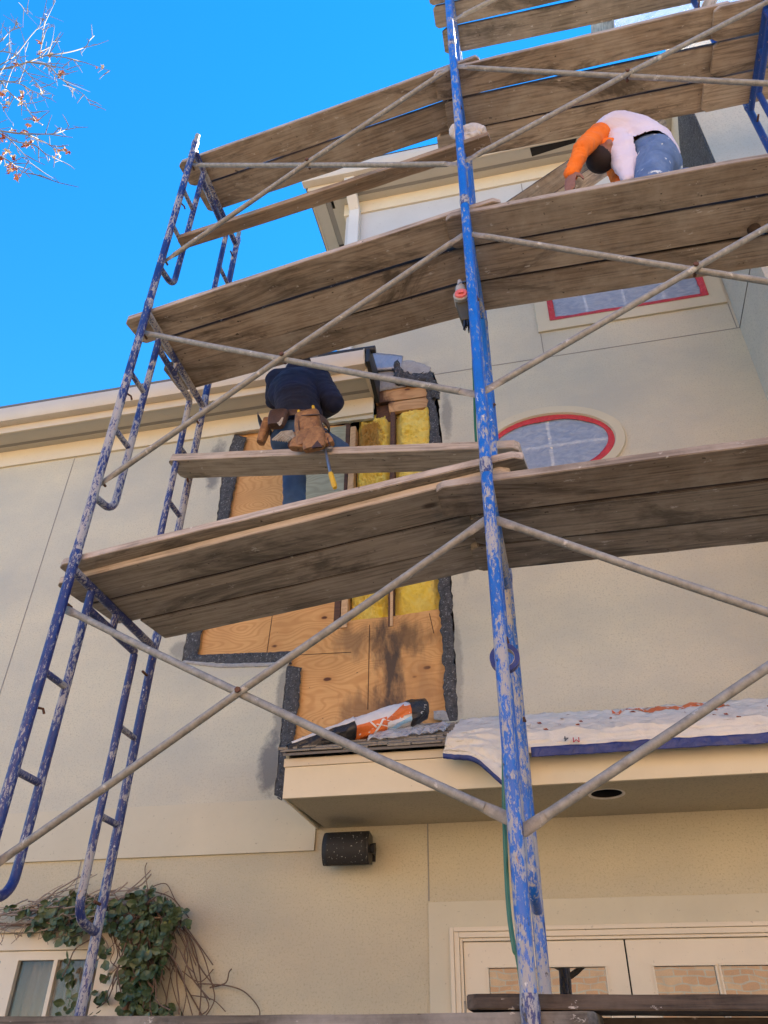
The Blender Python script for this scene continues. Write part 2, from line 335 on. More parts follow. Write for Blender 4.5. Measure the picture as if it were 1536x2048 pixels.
# ------------------------------------------------------------------ mesh helpers
class MB:
    def __init__(s): s.v = []; s.f = []
    def add(s, vs_, fs):
        o = len(s.v); s.v += [Vector(p) for p in vs_]; s.f += [tuple(i+o for i in f) for f in fs]; return s
    def box(s, a, b):
        (x0,y0,z0), (x1,y1,z1) = a, b
        return s.add([(x0,y0,z0),(x1,y0,z0),(x1,y1,z0),(x0,y1,z0),(x0,y0,z1),(x1,y0,z1),(x1,y1,z1),(x0,y1,z1)],
                     [(0,3,2,1),(4,5,6,7),(0,1,5,4),(1,2,6,5),(2,3,7,6),(3,0,4,7)])
    def prism(s, poly, y0, y1):          # polygon in XZ (list of (x,z)) extruded along Y
        n = len(poly); vs_ = [(x, y0, z) for x, z in poly]+[(x, y1, z) for x, z in poly]
        return s.add(vs_, [tuple(range(n)), tuple(range(2*n-1, n-1, -1))]+[(i, i+n, (i+1) % n+n, (i+1) % n) for i in range(n)])
    def prism_x(s, poly, x0, x1):        # polygon in YZ extruded along X
        n = len(poly); vs_ = [(x0, y, z) for y, z in poly]+[(x1, y, z) for y, z in poly]
        return s.add(vs_, [tuple(range(n-1, -1, -1)), tuple(range(n, 2*n))]+[(i, (i+1) % n, (i+1) % n+n, i+n) for i in range(n)])
    def tube(s, pts, r, n=10, caps=True):
        pts = [Vector(p) for p in pts]; rs = r if isinstance(r, (list, tuple)) else [r]*len(pts)
        t0 = (pts[1]-pts[0]).normalized(); u = t0.orthogonal().normalized(); rings = []
        for i, p in enumerate(pts):
            if i == 0: d = pts[1]-pts[0]
            elif i == len(pts)-1: d = pts[-1]-pts[-2]
            else: d = (pts[i+1]-pts[i]).normalized()+(pts[i]-pts[i-1]).normalized()
            d = d.normalized() if d.length > 1e-9 else t0
            u = (u-d*u.dot(d)); u = u.normalized() if u.length > 1e-6 else d.orthogonal().normalized(); w_ = d.cross(u)
            rings.append([p+(u*math.cos(2*PI*k/n)+w_*math.sin(2*PI*k/n))*rs[i] for k in range(n)])
        o = len(s.v); s.v += [q for rg in rings for q in rg]
        for i in range(len(rings)-1):
            for k in range(n):
                a = o+i*n+k; b = o+i*n+(k+1) % n; s.f.append((a, b, b+n, a+n))
        if caps:
            s.f.append(tuple(o+k for k in range(n-1, -1, -1))); e = o+(len(rings)-1)*n; s.f.append(tuple(e+k for k in range(n)))
        return s
    def grid(s, fn, nu, nv):
        o = len(s.v)
        for i in range(nu+1):
            for j in range(nv+1): s.v.append(Vector(fn(i/nu, j/nv)))
        for i in range(nu):
            for j in range(nv):
                a = o+i*(nv+1)+j; s.f.append((a, a+nv+1, a+nv+2, a+1))
        return s
    def sphere(s, c, r, sc=(1,1,1), n=16, m=10):
        c = Vector(c)
        def fn(a, b):
            th = a*2*PI; ph = (b-.5)*PI*.999
            return (c.x+r*sc[0]*math.cos(ph)*math.cos(th), c.y+r*sc[1]*math.cos(ph)*math.sin(th), c.z+r*sc[2]*math.sin(ph))
        return s.grid(fn, n, m)
def wl(o):
    p = Vector((0,0,0))
    while o is not None: p = p+o.location; o = o.parent
    return p
def tag(o, label=None, cat=None, group=None, kind=None):
    if label: o['label'] = label
    if cat: o['category'] = cat
    if group: o['group'] = group
    if kind: o['kind'] = kind
    return o
def thing(name, label, cat, loc=(0,0,0), group=None):
    o = bpy.data.objects.new(name, None); COL.objects.link(o); o.location = loc; o.empty_display_size = .1
    return tag(o, label, cat, group)
def obj(name, mb, mat, parent=None, smooth=True, org=None, bevel=0, solid=0, label=None, recalc=True):
    base = wl(parent) if parent is not None else Vector((0,0,0))
    off = Vector(org) if org is not None else base
    me = bpy.data.meshes.new(name); me.from_pydata([tuple(p-off) for p in mb.v], [], mb.f)
    if recalc:
        bm = bmesh.new(); bm.from_mesh(me); bmesh.ops.remove_doubles(bm, verts=bm.verts, dist=1e-6); bmesh.ops.recalc_face_normals(bm, faces=bm.faces)
        if bevel: bmesh.ops.bevel(bm, geom=[e for e in bm.edges if len(e.link_faces) == 2 and e.calc_face_angle(0) > .6], offset=bevel, segments=2, affect='EDGES', profile=.6)
        bm.to_mesh(me); bm.free()
    if smooth:
        for p in me.polygons: p.use_smooth = True
        me.set_sharp_from_angle(angle=R_(38))
    me.materials.append(MATS[mat])
    o = bpy.data.objects.new(name, me); COL.objects.link(o)
    if parent is not None: o.parent = parent; o.location = off-base
    else: o.location = off
    if solid: md = o.modifiers.new('s', 'SOLIDIFY'); md.thickness = solid; md.offset = 0
    if label: o['label'] = label
    return o
def plate(name, outer, holes, y0, y1, mat, parent, **kw):       # flat XZ polygon with holes, between y0 and y1
    cu = bpy.data.curves.new(name, 'CURVE'); cu.dimensions = '2D'; cu.fill_mode = 'BOTH'; cu.extrude = abs(y1-y0)/2
    for poly in [outer]+list(holes):
        sp = cu.splines.new('POLY'); sp.points.add(len(poly)-1); sp.use_cyclic_u = True
        for i, (x, z) in enumerate(poly): sp.points[i].co = (x, z, 0, 1)
    co = bpy.data.objects.new('tmp', cu); COL.objects.link(co)
    dg = bpy.context.evaluated_depsgraph_get(); me = bpy.data.meshes.new_from_object(co.evaluated_get(dg))
    bpy.data.objects.remove(co); mb = MB(); ym = (y0+y1)/2
    mb.add([(v.co.x, ym-v.co.z, v.co.y) for v in me.vertices], [tuple(p.vertices) for p in me.polygons])
    bpy.data.meshes.remove(me)
    return obj(name, mb, mat, parent, smooth=False, **kw)
def dup(root, loc, label=None):
    r = root.copy(); COL.objects.link(r); r.location = loc
    if label: r['label'] = label
    for ch in list(root.children):
        c = ch.copy(); COL.objects.link(c); c.parent = r
        for g in list(ch.children): d = g.copy(); COL.objects.link(d); d.parent = c
    return r
def struct(name, mb, mat, **kw): o = obj(name, mb, mat, None, **kw); o['kind'] = 'structure'; return o
def nz3(p, s=1.0, seed=0): return noise.noise(Vector(p)*s+Vector((seed*7.3, seed*3.1, seed)))
def ellipse(cx, cz, a, b, n=64, j=0): return [(cx+a*(1+j*random.uniform(-1,1))*math.cos(2*PI*k/n), cz+b*(1+j*random.uniform(-1,1))*math.sin(2*PI*k/n)) for k in range(n)]
def rect(x0, z0, x1, z1): return [(x0,z0),(x1,z0),(x1,z1),(x0,z1)]
def ragged(pts, n=10, amp=.008, closed=True):
    out = []; m = len(pts)
    for i in range(m if closed else m-1):
        a = Vector(pts[i]); b = Vector(pts[(i+1) % m]); L = (b-a).length; k = max(1, int(L/.035*n/10)); nr = Vector((-(b-a).y, (b-a).x)).normalized()
        for q in range(k):
            p = a.lerp(b, q/k)
            if q: p = p+nr*random.uniform(-amp, amp)
            out.append((p.x, p.y))
    if not closed: out.append(tuple(pts[-1]))
    return out

# ------------------------------------------------------------------ setting
GZ = -1.80
struct('ground', MB().add([(-150,-150,GZ),(150,-150,GZ),(150,150,GZ),(-150,150,GZ)], [(0,1,2,3)]), 'patio', smooth=False)

# ------------------------------------------------------------------ house
house = thing('house', 'beige stucco house with its wall cut open behind the scaffold', 'house', (0, WY, GZ))
def W_(pts): return [w(*p) for p in pts]
HOLE = W_([(470,866),(446,935),(433,1040),(418,1110),(372,1275),(363,1322),(480,1329),(578,1326),(573,1335),(563,1450),(548,1590),(574,1600),
           (578,1500),(640,1476),(885,1450),(915,1440),(911,1320),(905,1200),(893,1000),(882,860),(874,765),(868,745),(842,738),(818,746),(806,722),(790,716),(748,722),(745,760),(747,836)])
HOLE_R = ragged(HOLE, 10, .006)
OV = (.18, 3.945, .475, .300)                         # oval window centre and radii
WIN2 = (.217, 5.195, 1.745, 6.45)
wall_top = [(-9, 1.25),(1.77, 1.25),(1.77, 6.2),(-1.58, 6.2),(-1.58, 4.8),(-9, 4.8)]
plate('wall', wall_top, [HOLE_R, ellipse(OV[0], OV[1], OV[2], OV[3]), rect(.33, 5.31, 1.62, 6.16)], WY, WY+.03, 'stucco', house)
DX0, DX1, DZ1 = -.71, 2.6, .675
LW = (-3.95, -.55, -2.68, .60)
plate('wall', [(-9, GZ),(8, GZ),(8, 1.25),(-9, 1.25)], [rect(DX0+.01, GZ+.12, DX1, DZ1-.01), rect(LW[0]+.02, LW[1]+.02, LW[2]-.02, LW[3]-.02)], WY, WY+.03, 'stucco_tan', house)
plate('wall', [(-1.58, 6.203),(1.77, 6.203),(1.77, 7.66),(-1.58, 7.66)], [], WY, WY+.03, 'siding', house)
obj('wall', MB().box((-1.58, WY+.031, 4.8), (-1.55, 10, 7.66)), 'siding', house, smooth=False)
obj('wall', MB().box((1.77, 3.965, 1.25), (1.80, WY+.02, 8.1)).box((1.80, 3.965, 1.25), (8, 3.995, 8.1)), 'stucco_plain', house, smooth=False)
obj('wall', MB().box((-9.03, WY, GZ), (-9.0, 10, 4.8)).box((-9, 9.97, GZ), (8, 10, 7.6)).box((8, 3.97, GZ), (8.03, 10, 8.1)), 'stucco_plain', house, smooth=False)
obj('interior', MB().box((-2.7, WY+.16, 1.2), (-.3, WY+.17, 5.2)).box((-.4, WY+.05, 3.5), (.8, WY+.06, 4.4)).box((.2, WY+.09, 5.2), (1.7, WY+.1, 6.2)), 'dark_interior', house, smooth=False)
# trim band
bz0, bz1 = 1.095, 1.40
obj('trim_band', MB().prism([(-9, bz0),(-1.50, bz0),(-1.497, 1.24),(-1.56, 1.30),(-1.745, bz1),(-9, bz1)], WY-.016, WY-.001), 'smooth_trim', house, smooth=False)
# control joints
def joint(a, b, hw=.004):
    ax, az = a; bx, bz = b
    jm = MB()
    if abs(ax-bx) < abs(az-bz): jm.box((ax-hw, WY-.002, min(az, bz)), (ax+hw, WY-.0005, max(az, bz)))
    else: jm.box((min(ax, bx), WY-.002, az-hw), (max(ax, bx), WY-.0005, az+hw))
    return obj('control_joint', jm, 'vent_paint', house, smooth=False)
joint((-.69, 4.893), (1.768, 4.893)); joint((.235, 4.897), (.235, 5.19)); joint((1.748, 4.897), (1.748, 5.19)); joint((-4.0, bz1), (-4.0, 4.53))
joint((-.822, .81), (-.822, 1.223)); joint((-3.02, .75), (-3.02, 1.09)); joint((.27, 6.9), (.27, 7.45))
obj('control_joint', MB().box((1.7655, 3.966, 4.889), (1.7695, WY-.003, 4.897)), 'roof_dark', house, smooth=False)
# -------- opened wall
fr = thing('opening', None, None); COL.objects.unlink(fr); bpy.data.objects.remove(fr)
def uvz(pts): return [w(*p) for p in pts]
plate('sheathing', ragged(uvz([(385,1335),(372,1300),(430,1100),(455,960),(470,855),(688,845),(674,1238),(780,1228),(878,1213),(898,1460),(640,1520),(575,1610),(570,1335)]), 10, .002), [], WY+.036, WY+.05, 'plywood', house)
plate('sheathing', uvz([(611,858),(690,846),(684,1010),(605,1024)]), [], WY+.030, WY+.0355, 'plywood_pale', house)
def seam(a, b, wd=.0035):
    (ax, az), (bx, bz) = w(*a), w(*b); d = Vector((bx-ax, bz-az)).normalized(); n_ = Vector((-d.y, d.x))*wd
    return [(ax-n_.x, az-n_.y), (bx-n_.x, bz-n_.y), (bx+n_.x, bz+n_.y), (ax+n_.x, az+n_.y)]
for a, b in (((542,1222),(530,1304)), ((583,1306),(700,1300)), ((455,1035),(560,1012)), ((737,1245),(733,1415)), ((857,1222),(866,1262))):
    obj('sheathing_seam', MB().prism(seam(a, b, .0022), WY+.0345, WY+.0375), 'dark_interior', house, smooth=False)
def vx(u, v): return w(u, v)[0]
zt, zb = w(760, 812)[1], w(760, 1245)[1]
def stud(u0, u1, v, z0, z1, mat, y=.03, lean=0):
    a, b = vx(u0, v), vx(u1, v)
    return obj('stud', MB().prism([(a, z0),(b, z0),(b+lean, z1),(a+lean, z1)], WY+y, WY+y+.09), mat, house, smooth=False, bevel=.003)
stud(684, 695, 900, zb, w(690, 840)[1], 'lumber_dark', .034)
stud(697, 708, 900, zb, w(700, 850)[1], 'lumber_new', .022)
stud(778, 787, 900, zb-.02, w(780, 800)[1]+.05, 'lumber_dark', .034)
stud(665, 672, 1200, zb-.05, w(668, 1160)[1], 'lumber_new', .045)
obj('stud', MB().prism([(vx(778, 1200)+.002, zb-.02), (vx(784, 1200), zb-.02), (vx(784, 1200), zb+.3), (vx(778, 1200)+.002, zb+.3)], WY+.028, WY+.033), 'lumber_new', house, smooth=False)
for (z0, z1, xa) in ((w(800,817)[1], w(800,797)[1], 775), (w(800,795)[1], w(800,765)[1], 748), (w(840,763)[1], w(840,748)[1], 815)):
    obj('header_board', MB().prism([(vx(xa, 790)+.01, z0+.006), (vx(858, 790), z0), (vx(858, 790), z1), (vx(xa, 790), z1)], WY+.03, WY+.07), 'lumber_header', house, smooth=False, bevel=.003)
obj('header_board', MB().prism(ragged(uvz([(748,775),(800,766),(785,800),(790,822),(770,832),(748,838)]), 10, .01), WY+.075, WY+.1), 'lumber_dark', house, smooth=False)
def insul(u0, u1, v0, v1, seed, amp):
    xa, xb = vx(u0, 900), vx(u1, 900); za, zc = w(u0, v1)[1], w(u0, v0)[1]
    def fn(a, b):
        x = xa+(xb-xa)*a; z = za+(zc-za)*b; p = (x, 0, z)
        e = min(1, 6*a)*min(1, 6*(1-a))*min(1, 12*b)*min(1, 12*(1-b))
        y = WY+.105-e*(.045+amp*(abs(nz3(p, 9, seed))+.5*abs(nz3(p, 22, seed))+.25*nz3(p, 50, seed)))
        return (x+.004*nz3(p, 30, seed+3), y, z)
    return obj('insulation', MB().grid(fn, 60, 240), 'insulation', house)
insul(709, 778, 818, 1238, 1, .10); insul(787, 872, 812, 1228, 4, .035); insul(789, 872, 812, 900, 6, .05)
def strip(name, outer, inner, mat, y=.010, amp=.012, fold=.0, nseg=60, bulge=.008, seed=0):
    def at_(pl, t_):
        L = [0]
        for i in range(len(pl)-1): L.append(L[-1]+(Vector(pl[i+1])-Vector(pl[i])).length)
        s_ = t_*L[-1]
        for i in range(len(pl)-1):
            if s_ <= L[i+1]+1e-9: return Vector(pl[i]).lerp(Vector(pl[i+1]), (s_-L[i])/max(1e-9, L[i+1]-L[i]))
        return Vector(pl[-1])
    O, I = uvz(outer), uvz(inner)
    def fn(a, b):
        p = at_(O, a).lerp(at_(I, a), b); j = nz3((p.x, seed, p.y), 14, seed)*amp+nz3((p.x, seed, p.y), 45, seed)*amp*.7
        p = p+Vector((1, .3))*j*(1 if b in (0, 1) else .4)
        yy = WY+y-bulge*.5*math.sin(PI*b)-abs(nz3((p.x, 0, p.y), 22, seed+2))*bulge*.8-fold*b*b
        return (p.x, yy, p.y)
    return obj(name, MB().grid(fn, nseg, 6), mat, house, solid=.004)
strip('felt_strip', [(462,866),(444,935),(431,1040),(414,1110),(370,1275),(358,1322)], [(492,874),(476,935),(455,1040),(432,1120),(402,1270),(393,1312)], 'felt', seed=1)
strip('felt_strip', [(360,1328),(480,1332),(582,1328)], [(388,1302),(400,1309),(585,1302)], 'felt', seed=2, y=.008)
strip('felt_strip', [(570,1330),(561,1450),(546,1592)], [(602,1335),(592,1450),(585,1500),(572,1605)], 'felt', seed=3, bulge=.014)
strip('felt_strip', [(868,760),(878,860),(890,1000),(903,1200),(911,1320),(916,1446)], [(853,768),(858,860),(862,960),(876,1160),(885,1300),(891,1446)], 'felt', seed=4, bulge=.02, amp=.018, nseg=110)
strip('felt_strip', [(800,715),(806,745),(830,748),(862,742),(876,770),(880,800)], [(785,735),(792,768),(825,772),(846,765),(858,785),(862,800)], 'felt', seed=5, bulge=.05, amp=.02, nseg=60)
strip('flashing_strip', [(744,706),(775,708),(806,712)], [(746,742),(775,740),(802,738)], 'flashing', y=.0, seed=6, bulge=.012, amp=.006)
strip('lath_strip', [(745,742),(775,738),(800,735)], [(747,782),(775,776),(812,770)], 'lath', y=.02, seed=7, bulge=.006)
strip('lath_strip', [(805,722),(830,722),(862,736)], [(800,742),(826,750),(858,748)], 'lath', y=-.002, seed=8, bulge=.004)
strip('lath_strip', [(365,1326),(440,1336),(560,1333)], [(368,1321),(440,1328),(560,1325)], 'lath', y=.0, seed=9, amp=.004)
0 and strip('lath_strip', [(528,1500),(534,1560),(540,1596)], [(555,1490),(552,1560),(550,1596)], 'felt', y=.002, seed=10, amp=.02, bulge=.003)
strip('lath_strip', [(868,1440),(886,1442),(900,1446)], [(868,1422),(886,1421),(893,1424)], 'lath', y=.0, seed=11)
obj('felt_panel', MB().prism_x([(3.970, 5.6),(4.69, 5.6),(4.69, 7.05),(3.970, 7.6)], 1.755, 1.769), 'felt', house)
obj('felt_panel', MB().add([(1.752, 4.30, 6.1),(1.735, 4.62, 6.1),(1.75, 4.66, 6.25),(1.74, 4.5, 6.5),(1.75, 4.33, 6.45),(1.752,4.28,6.3)], [(0,1,2,3,4,5)]), 'lath', house, smooth=False)
# -------- canopy
CZ, CYF, CXL = 1.225, 4.05, -1.49
cp = plate('canopy_soffit', [(CXL+.012, -CYF-.02),(8, -CYF-.02),(8, -WY+.001),(CXL+.05, -WY+.001)], [ellipse(.191, -4.29, .083, .083, 40)], 0, .012, 'stucco_tan', house)
for v_ in cp.data.vertices:
    c = v_.co+cp.location+house.location; c = Vector((c.x, -c.z, CZ+.006-c.y+.006-.006)); v_.co = c-house.location-cp.location
lt = thing('recessed_light', None, None); 
can = MB(); can.tube([(.191, 4.29, CZ+.001), (.191, 4.29, CZ+.09)], .082, 32, False); can.tube([(.191, 4.29, CZ+.088), (.191, 4.29, CZ+.092)], .083, 32)
bpy.data.objects.remove(lt)
rl = obj('recessed_light', can, 'dark_interior', house)
ring = MB(); ring.grid(lambda a, b: (.191+(.079+.028*b)*math.cos(2*PI*a), 4.29+(.079+.028*b)*math.sin(2*PI*a), CZ-.001-.005*math.sin(PI*min(1, b+.15))), 48, 4)
obj('trim_ring', ring, 'white_trim', rl, solid=.002)
obj('canopy_fascia', MB().box((CXL, CYF, CZ-.012), (8, CYF+.02, 1.378)).box((CXL, CYF+.021, CZ-.012), (CXL+.012, WY-.001, 1.378)), 'cream_paint', house, smooth=False, bevel=.002)
obj('drip_edge', MB().box((CXL-.006, CYF-.008, 1.379), (8, CYF+.02, 1.424)).box((CXL-.006, CYF+.021, 1.379), (CXL+.01, WY-.001, 1.424)), 'trim_paint', house, smooth=False, bevel=.002)
SL = (1.80-1.43)/(WY-4.0)
def roofz(y): return 1.44+(y-4.0)*SL
obj('canopy_side', MB().prism_x([(CYF, 1.425),(WY-.001, 1.425),(WY-.001, roofz(WY)-.012),(CYF, roofz(CYF)-.012)], CXL, CXL+.02), 'stucco_tan', house, smooth=False)
sh = MB(); rows = 8
for r in range(rows):
    y0 = 4.0+r*.095; x = CXL-.02-(r % 2)*.05
    while x < 3.5:
        wd_ = random.uniform(.10, .19); dy = random.uniform(-.008, .008); th = random.uniform(.007, .013); lift = random.uniform(0, .006)
        a = y0+dy; b = y0+.16
        z0_ = roofz(a)+.012+lift; z1_ = roofz(b)-.002
        g = .003
        sh.add([(x+g, a, z0_-th),(x+wd_-g, a, z0_-th+random.uniform(-.002,.002)),(x+wd_-g, b, z1_-th),(x+g, b, z1_-th),(x+g, a, z0_),(x+wd_-g, a, z0_),(x+wd_-g, b, z1_),(x+g, b, z1_)],
               [(0,3,2,1),(4,5,6,7),(0,1,5,4),(1,2,6,5),(2,3,7,6),(3,0,4,7)])
        x += wd_
obj('canopy_roof', sh, 'shingle', house, smooth=False)
obj('canopy_roof_deck', MB().prism_x([(4.0, 1.425),(WY, roofz(WY)-.03),(WY, roofz(WY)-.012),(4.0, roofz(4.0)-.002)], CXL, 8), 'roof_dark', house, smooth=False)
obj('wall_flashing', MB().box((-.72, WY-.03, 1.79), (1.77, WY-.001, 1.815)), 'smooth_trim', house, smooth=False, bevel=.003)
# -------- eaves
def gutter(z0, yf, yb, x0, x1, name='gutter'):
    h = .135
    prof = [(yb, z0),(yf+.03, z0),(yf+.018, z0+.03),(yf+.004, z0+.065),(yf, z0+.095),(yf, z0+h),(yf+.012, z0+h),(yf+.012, z0+h-.012),(yb, z0+h-.012)]
    return obj(name, MB().prism_x(prof, x0, x1), 'gutter_paint', house, smooth=True, bevel=.0015)
EZ, EX = 4.722, -1.205
obj('frieze', MB().box((-9, WY-.022, 4.54), (EX-.012, WY-.001, EZ-.001)), 'cream_paint', house, smooth=False, bevel=.002)
obj('soffit', MB().box((-9, 4.452, EZ), (EX-.03, 4.585, EZ+.01)).box((-9, 4.625, EZ), (EX-.03, WY, EZ+.01)), 'soffit_paint', house, smooth=False)
obj('soffit_vent', MB().box((-9, 4.586, EZ+.004), (EX-.03, 4.624, EZ+.012)), 'vent_paint', house, smooth=False)
obj('fascia', MB().box((-9, 4.434, EZ-.006), (EX-.03, 4.451, EZ+.15)), 'trim_paint', house, smooth=False, bevel=.002)
obj('eave_end_board', MB().prism_x([(4.42, EZ-.012),(WY-.023, EZ-.012),(WY-.023, 5.0),(4.42, 4.90)], EX-.028, EX), 'trim_paint', house, smooth=False, bevel=.002)
gutter(4.795, 4.33, 4.433, -9, EX-.02)
obj('gutter_end_cap', MB().prism_x([(4.433, 4.792),(4.357, 4.792),(4.34, 4.86),(4.326, 4.9),(4.326, 4.935),(4.433, 4.935)], EX-.02, EX-.012), 'trim_paint', house, smooth=False)
obj('roof_membrane', MB().tube([(-1.62, 4.36, 4.955),(-1.13, 4.36, 4.945)], .032, 16).prism_x([(4.33, 4.78),(4.36, 4.78),(4.70, 4.66),(4.70, 4.95),(4.40, 4.98),(4.33, 4.93)], EX+.001, EX+.035), 'black_rubber', house, bevel=.002)
obj('roof', MB().prism_x([(4.34, 4.945),(4.44, 4.93),(7.5, 6.55),(7.5, 6.60),(4.34, 4.97)], -9.1, EX-.02).prism_x([(7.5, 6.6),(7.5, 6.55),(10.3, 4.9),(10.3, 4.95)], -9.1, EX-.02), 'roof_dark', house, smooth=False)
UZ, UXL = 7.66, -1.93
obj('frieze', MB().box((-1.602, WY-.022, 7.462), (1.768, WY-.001, UZ-.001)).box((-1.602, WY, 7.462), (-1.581, 9.9, UZ-.001)), 'cream_paint', house, smooth=False, bevel=.002)
obj('soffit', MB().box((UXL, 4.452, UZ), (1.768, 4.565, UZ+.01)).box((UXL+.22, 4.605, UZ), (1.768, WY, UZ+.01)).box((UXL, 4.566, UZ), (UXL+.13, 10, UZ+.01)).box((UXL+.19, 4.7+.001, UZ), (-1.58, 10, UZ+.01)), 'soffit_paint', house, smooth=False)
obj('soffit_vent', MB().box((UXL+.131, 4.566, UZ+.004), (1.768, 4.604, UZ+.012)).box((UXL+.131, 4.6045, UZ+.004), (UXL+.189, 5.15, UZ+.012)), 'vent_paint', house, smooth=False)
obj('soffit_hole', MB().prism([(0, 0)]*3, 0, 0) if False else MB().add([(.395, 4.458, UZ-.001),(.86, 4.456, UZ-.001),(.845, 4.50, UZ-.001),(.41, 4.555, UZ-.001)], [(0,1,2,3)]), 'dark_interior', house, smooth=False)
obj('fascia', MB().box((UXL, 4.434, UZ-.006), (1.768, 4.451, UZ+.15)).box((UXL-.017, 4.434, UZ-.006), (UXL-.001, 10, UZ+.15)), 'trim_paint', house, smooth=False, bevel=.002)
gutter(UZ+.055, 4.325, 4.433, UXL-.06, 1.768)
obj('roof', MB().add([(UXL-.08, 4.32, 7.86),(8.1, 4.32, 7.86),(8.1, 7.2, 9.0),(.6, 7.2, 9.0),(UXL-.08, 10.1, 7.86),(8.1, 10.1, 7.86)], [(0,1,2,3),(0,3,4),(3,2,5,4),(0,4,5,1)]), 'roof_dark', house, smooth=False)
ds = MB()
def rtube(mb, pts, a, b):
    for i in range(len(pts)-1):
        p, q = Vector(pts[i]), Vector(pts[i+1]); d = (q-p).normalized(); sx = Vector((1,0,0)); sy = d.cross(sx).normalized()
        e = d*.006
        P = [p-e, q+e]; vs2 = []
        for c in P:
            for (i_, j_) in ((-1,-1),(1,-1),(1,1),(-1,1)): vs2.append(c+sx*a*i_+sy*b*j_)
        mb.add(vs2, [(3,2,1,0),(4,5,6,7),(0,1,5,4),(1,2,6,5),(2,3,7,6),(3,0,4,7)])
dp = atz(700, 366, UZ)
rtube(ds, [(dp.x, dp.y, UZ+.06),(dp.x, dp.y, UZ-.02),(-1.472, 4.655, 7.46),(-1.472, 4.655, 5.02)], .055, .04)
obj('downspout', ds, 'downspout_paint', house, smooth=False, bevel=.006)
# -------- windows
ow = obj('oval_window', MB().grid(lambda a, b: (OV[0]+(OV[2]+.0+.092*b)*math.cos(2*PI*a), WY-.022 if .02 < b < .9 else WY-.003, OV[1]+(OV[3]+.092*b)*math.sin(2*PI*a)), 96, 10), 'smooth_trim', house)
obj('sash', MB().grid(lambda a, b: (OV[0]+(OV[2]-.035*b)*math.cos(2*PI*a), WY+.005+.02*b, OV[1]+(OV[3]-.035*b)*math.sin(2*PI*a)), 96, 2), 'white_trim', ow)
obj('muntin', MB().box((OV[0]-.012, WY+.006, OV[1]-.28), (OV[0]+.014, WY+.03, OV[1]+.28)).box((OV[0]-.45, WY+.007, OV[1]-.012), (OV[0]+.45, WY+.031, OV[1]+.012)), 'cream_paint', ow, smooth=False)
def film(name, poly, y, parent, nx=70, nz=50, fx=None):
    xs = [p[0] for p in poly]; zs = [p[1] for p in poly]; x0, x1, z0, z1 = min(xs), max(xs), min(zs), max(zs)
    def fn(a, b):
        x = x0+(x1-x0)*a; z = z0+(z1-z0)*b
        if fx: x, z = fx(a, b)
        return (x, y-.006*abs(nz3((x, 0, z*1.8), 9, 3))-.003*nz3((x, 0, z), 30, 2), z)
    return obj(name, MB().grid(fn, nx, nz), 'window_film', parent)
obj('glass', MB().box((OV[0]-.47, WY+.034, OV[1]-.29), (OV[0]+.47, WY+.038, OV[1]+.29)), 'window_glass', ow, smooth=False)
def mat_film():
    m = MATS['window_film']; b = m.node_tree.nodes['Principled BSDF']; b.inputs['Alpha'].default_value = .55
mat_film()
film('plastic_film', [(OV[0]-.46, OV[1]-.28),(OV[0]+.46, OV[1]+.28)], WY+.006, ow, 60, 60, lambda a, b: (OV[0]+(OV[2]-.012)*b*math.cos(2*PI*a), OV[1]+(OV[3]-.012)*b*math.sin(2*PI*a)))
tr = MB(); K = 96; rin = [random.uniform(.03, .058) for _ in range(15)]
def tin(a):
    q = a*15; i = int(q) % 15; f_ = q-int(q); return rin[i]*(1-f_)+rin[(i+1) % 15]*f_
tr.grid(lambda a, b: (OV[0]+(OV[2]+.004-(tin(a)+.004)*b)*math.cos(2*PI*a), WY-.003-.004*abs(nz3((math.cos(2*PI*a)*3, b, math.sin(2*PI*a)*3), 5)), OV[1]+(OV[3]+.004-(tin(a)+.004)*b)*math.sin(2*PI*a)), 96, 4)
obj('masking_tape', tr, 'tape_red', ow, solid=.001)
w2 = plate('window', [(WIN2[0], WIN2[1]),(WIN2[2], WIN2[1]),(WIN2[2], 6.18),(WIN2[0], 6.18)], [rect(.335, 5.315, 1.615, 6.10)], WY-.02, WY-.001, 'smooth_trim', house, bevel=.003)
obj('muntin', MB().box((.34, WY+.012, 5.62), (1.61, WY+.03, 5.64)).box((.64, WY+.0125, 5.32), (.66, WY+.031, 6.09)).box((.96, WY+.0125, 5.32), (.98, WY+.031, 6.09)).box((1.28, WY+.0125, 5.32), (1.30, WY+.031, 6.09)), 'white_trim', w2, smooth=False)
obj('glass', MB().box((.34, WY+.034, 5.32), (1.61, WY+.038, 6.1)), 'window_glass', w2, smooth=False)
film('plastic_film', [(.345, 5.325),(1.605, 6.095)], WY+.008, w2)
tp = MB()
for (a, b) in (((.33, 5.31), (1.62, 5.31)), ((1.62, 5.31), (1.62, 6.1)), ((.33, 6.1), (.33, 5.31))):
    d = (Vector(b)-Vector(a)).normalized(); nn = Vector((-d.y, d.x))
    tp.grid(lambda s_, q, a=a, b=b, nn=nn: (lambda p: (p.x, WY-.024+.018*min(1, q*2)-.003*abs(nz3((p.x, q, p.y), 20)), p.y))(Vector(a).lerp(Vector(b), s_)+nn*((.052+.01*nz3((s_*5, 0, 0), 2))*q-.004)), 50, 3)
obj('masking_tape', tp, 'tape_red', w2, solid=.001)
lw = plate('window', [(LW[0]-.10, LW[1]-.1),(LW[2]+.13, LW[1]-.1),(LW[2]+.13, LW[3]+.09),(LW[0]-.1, LW[3]+.09)], [rect(*LW)], WY-.025, WY-.001, 'door_paint', house, bevel=.003)
obj('head_trim', MB().box((LW[0]-.14, WY-.06, LW[3]+.091), (LW[2]+.17, WY-.001, LW[3]+.115)), 'door_paint', lw, smooth=False, bevel=.004)
sp_ = (-3.33, -3.02, -2.79)
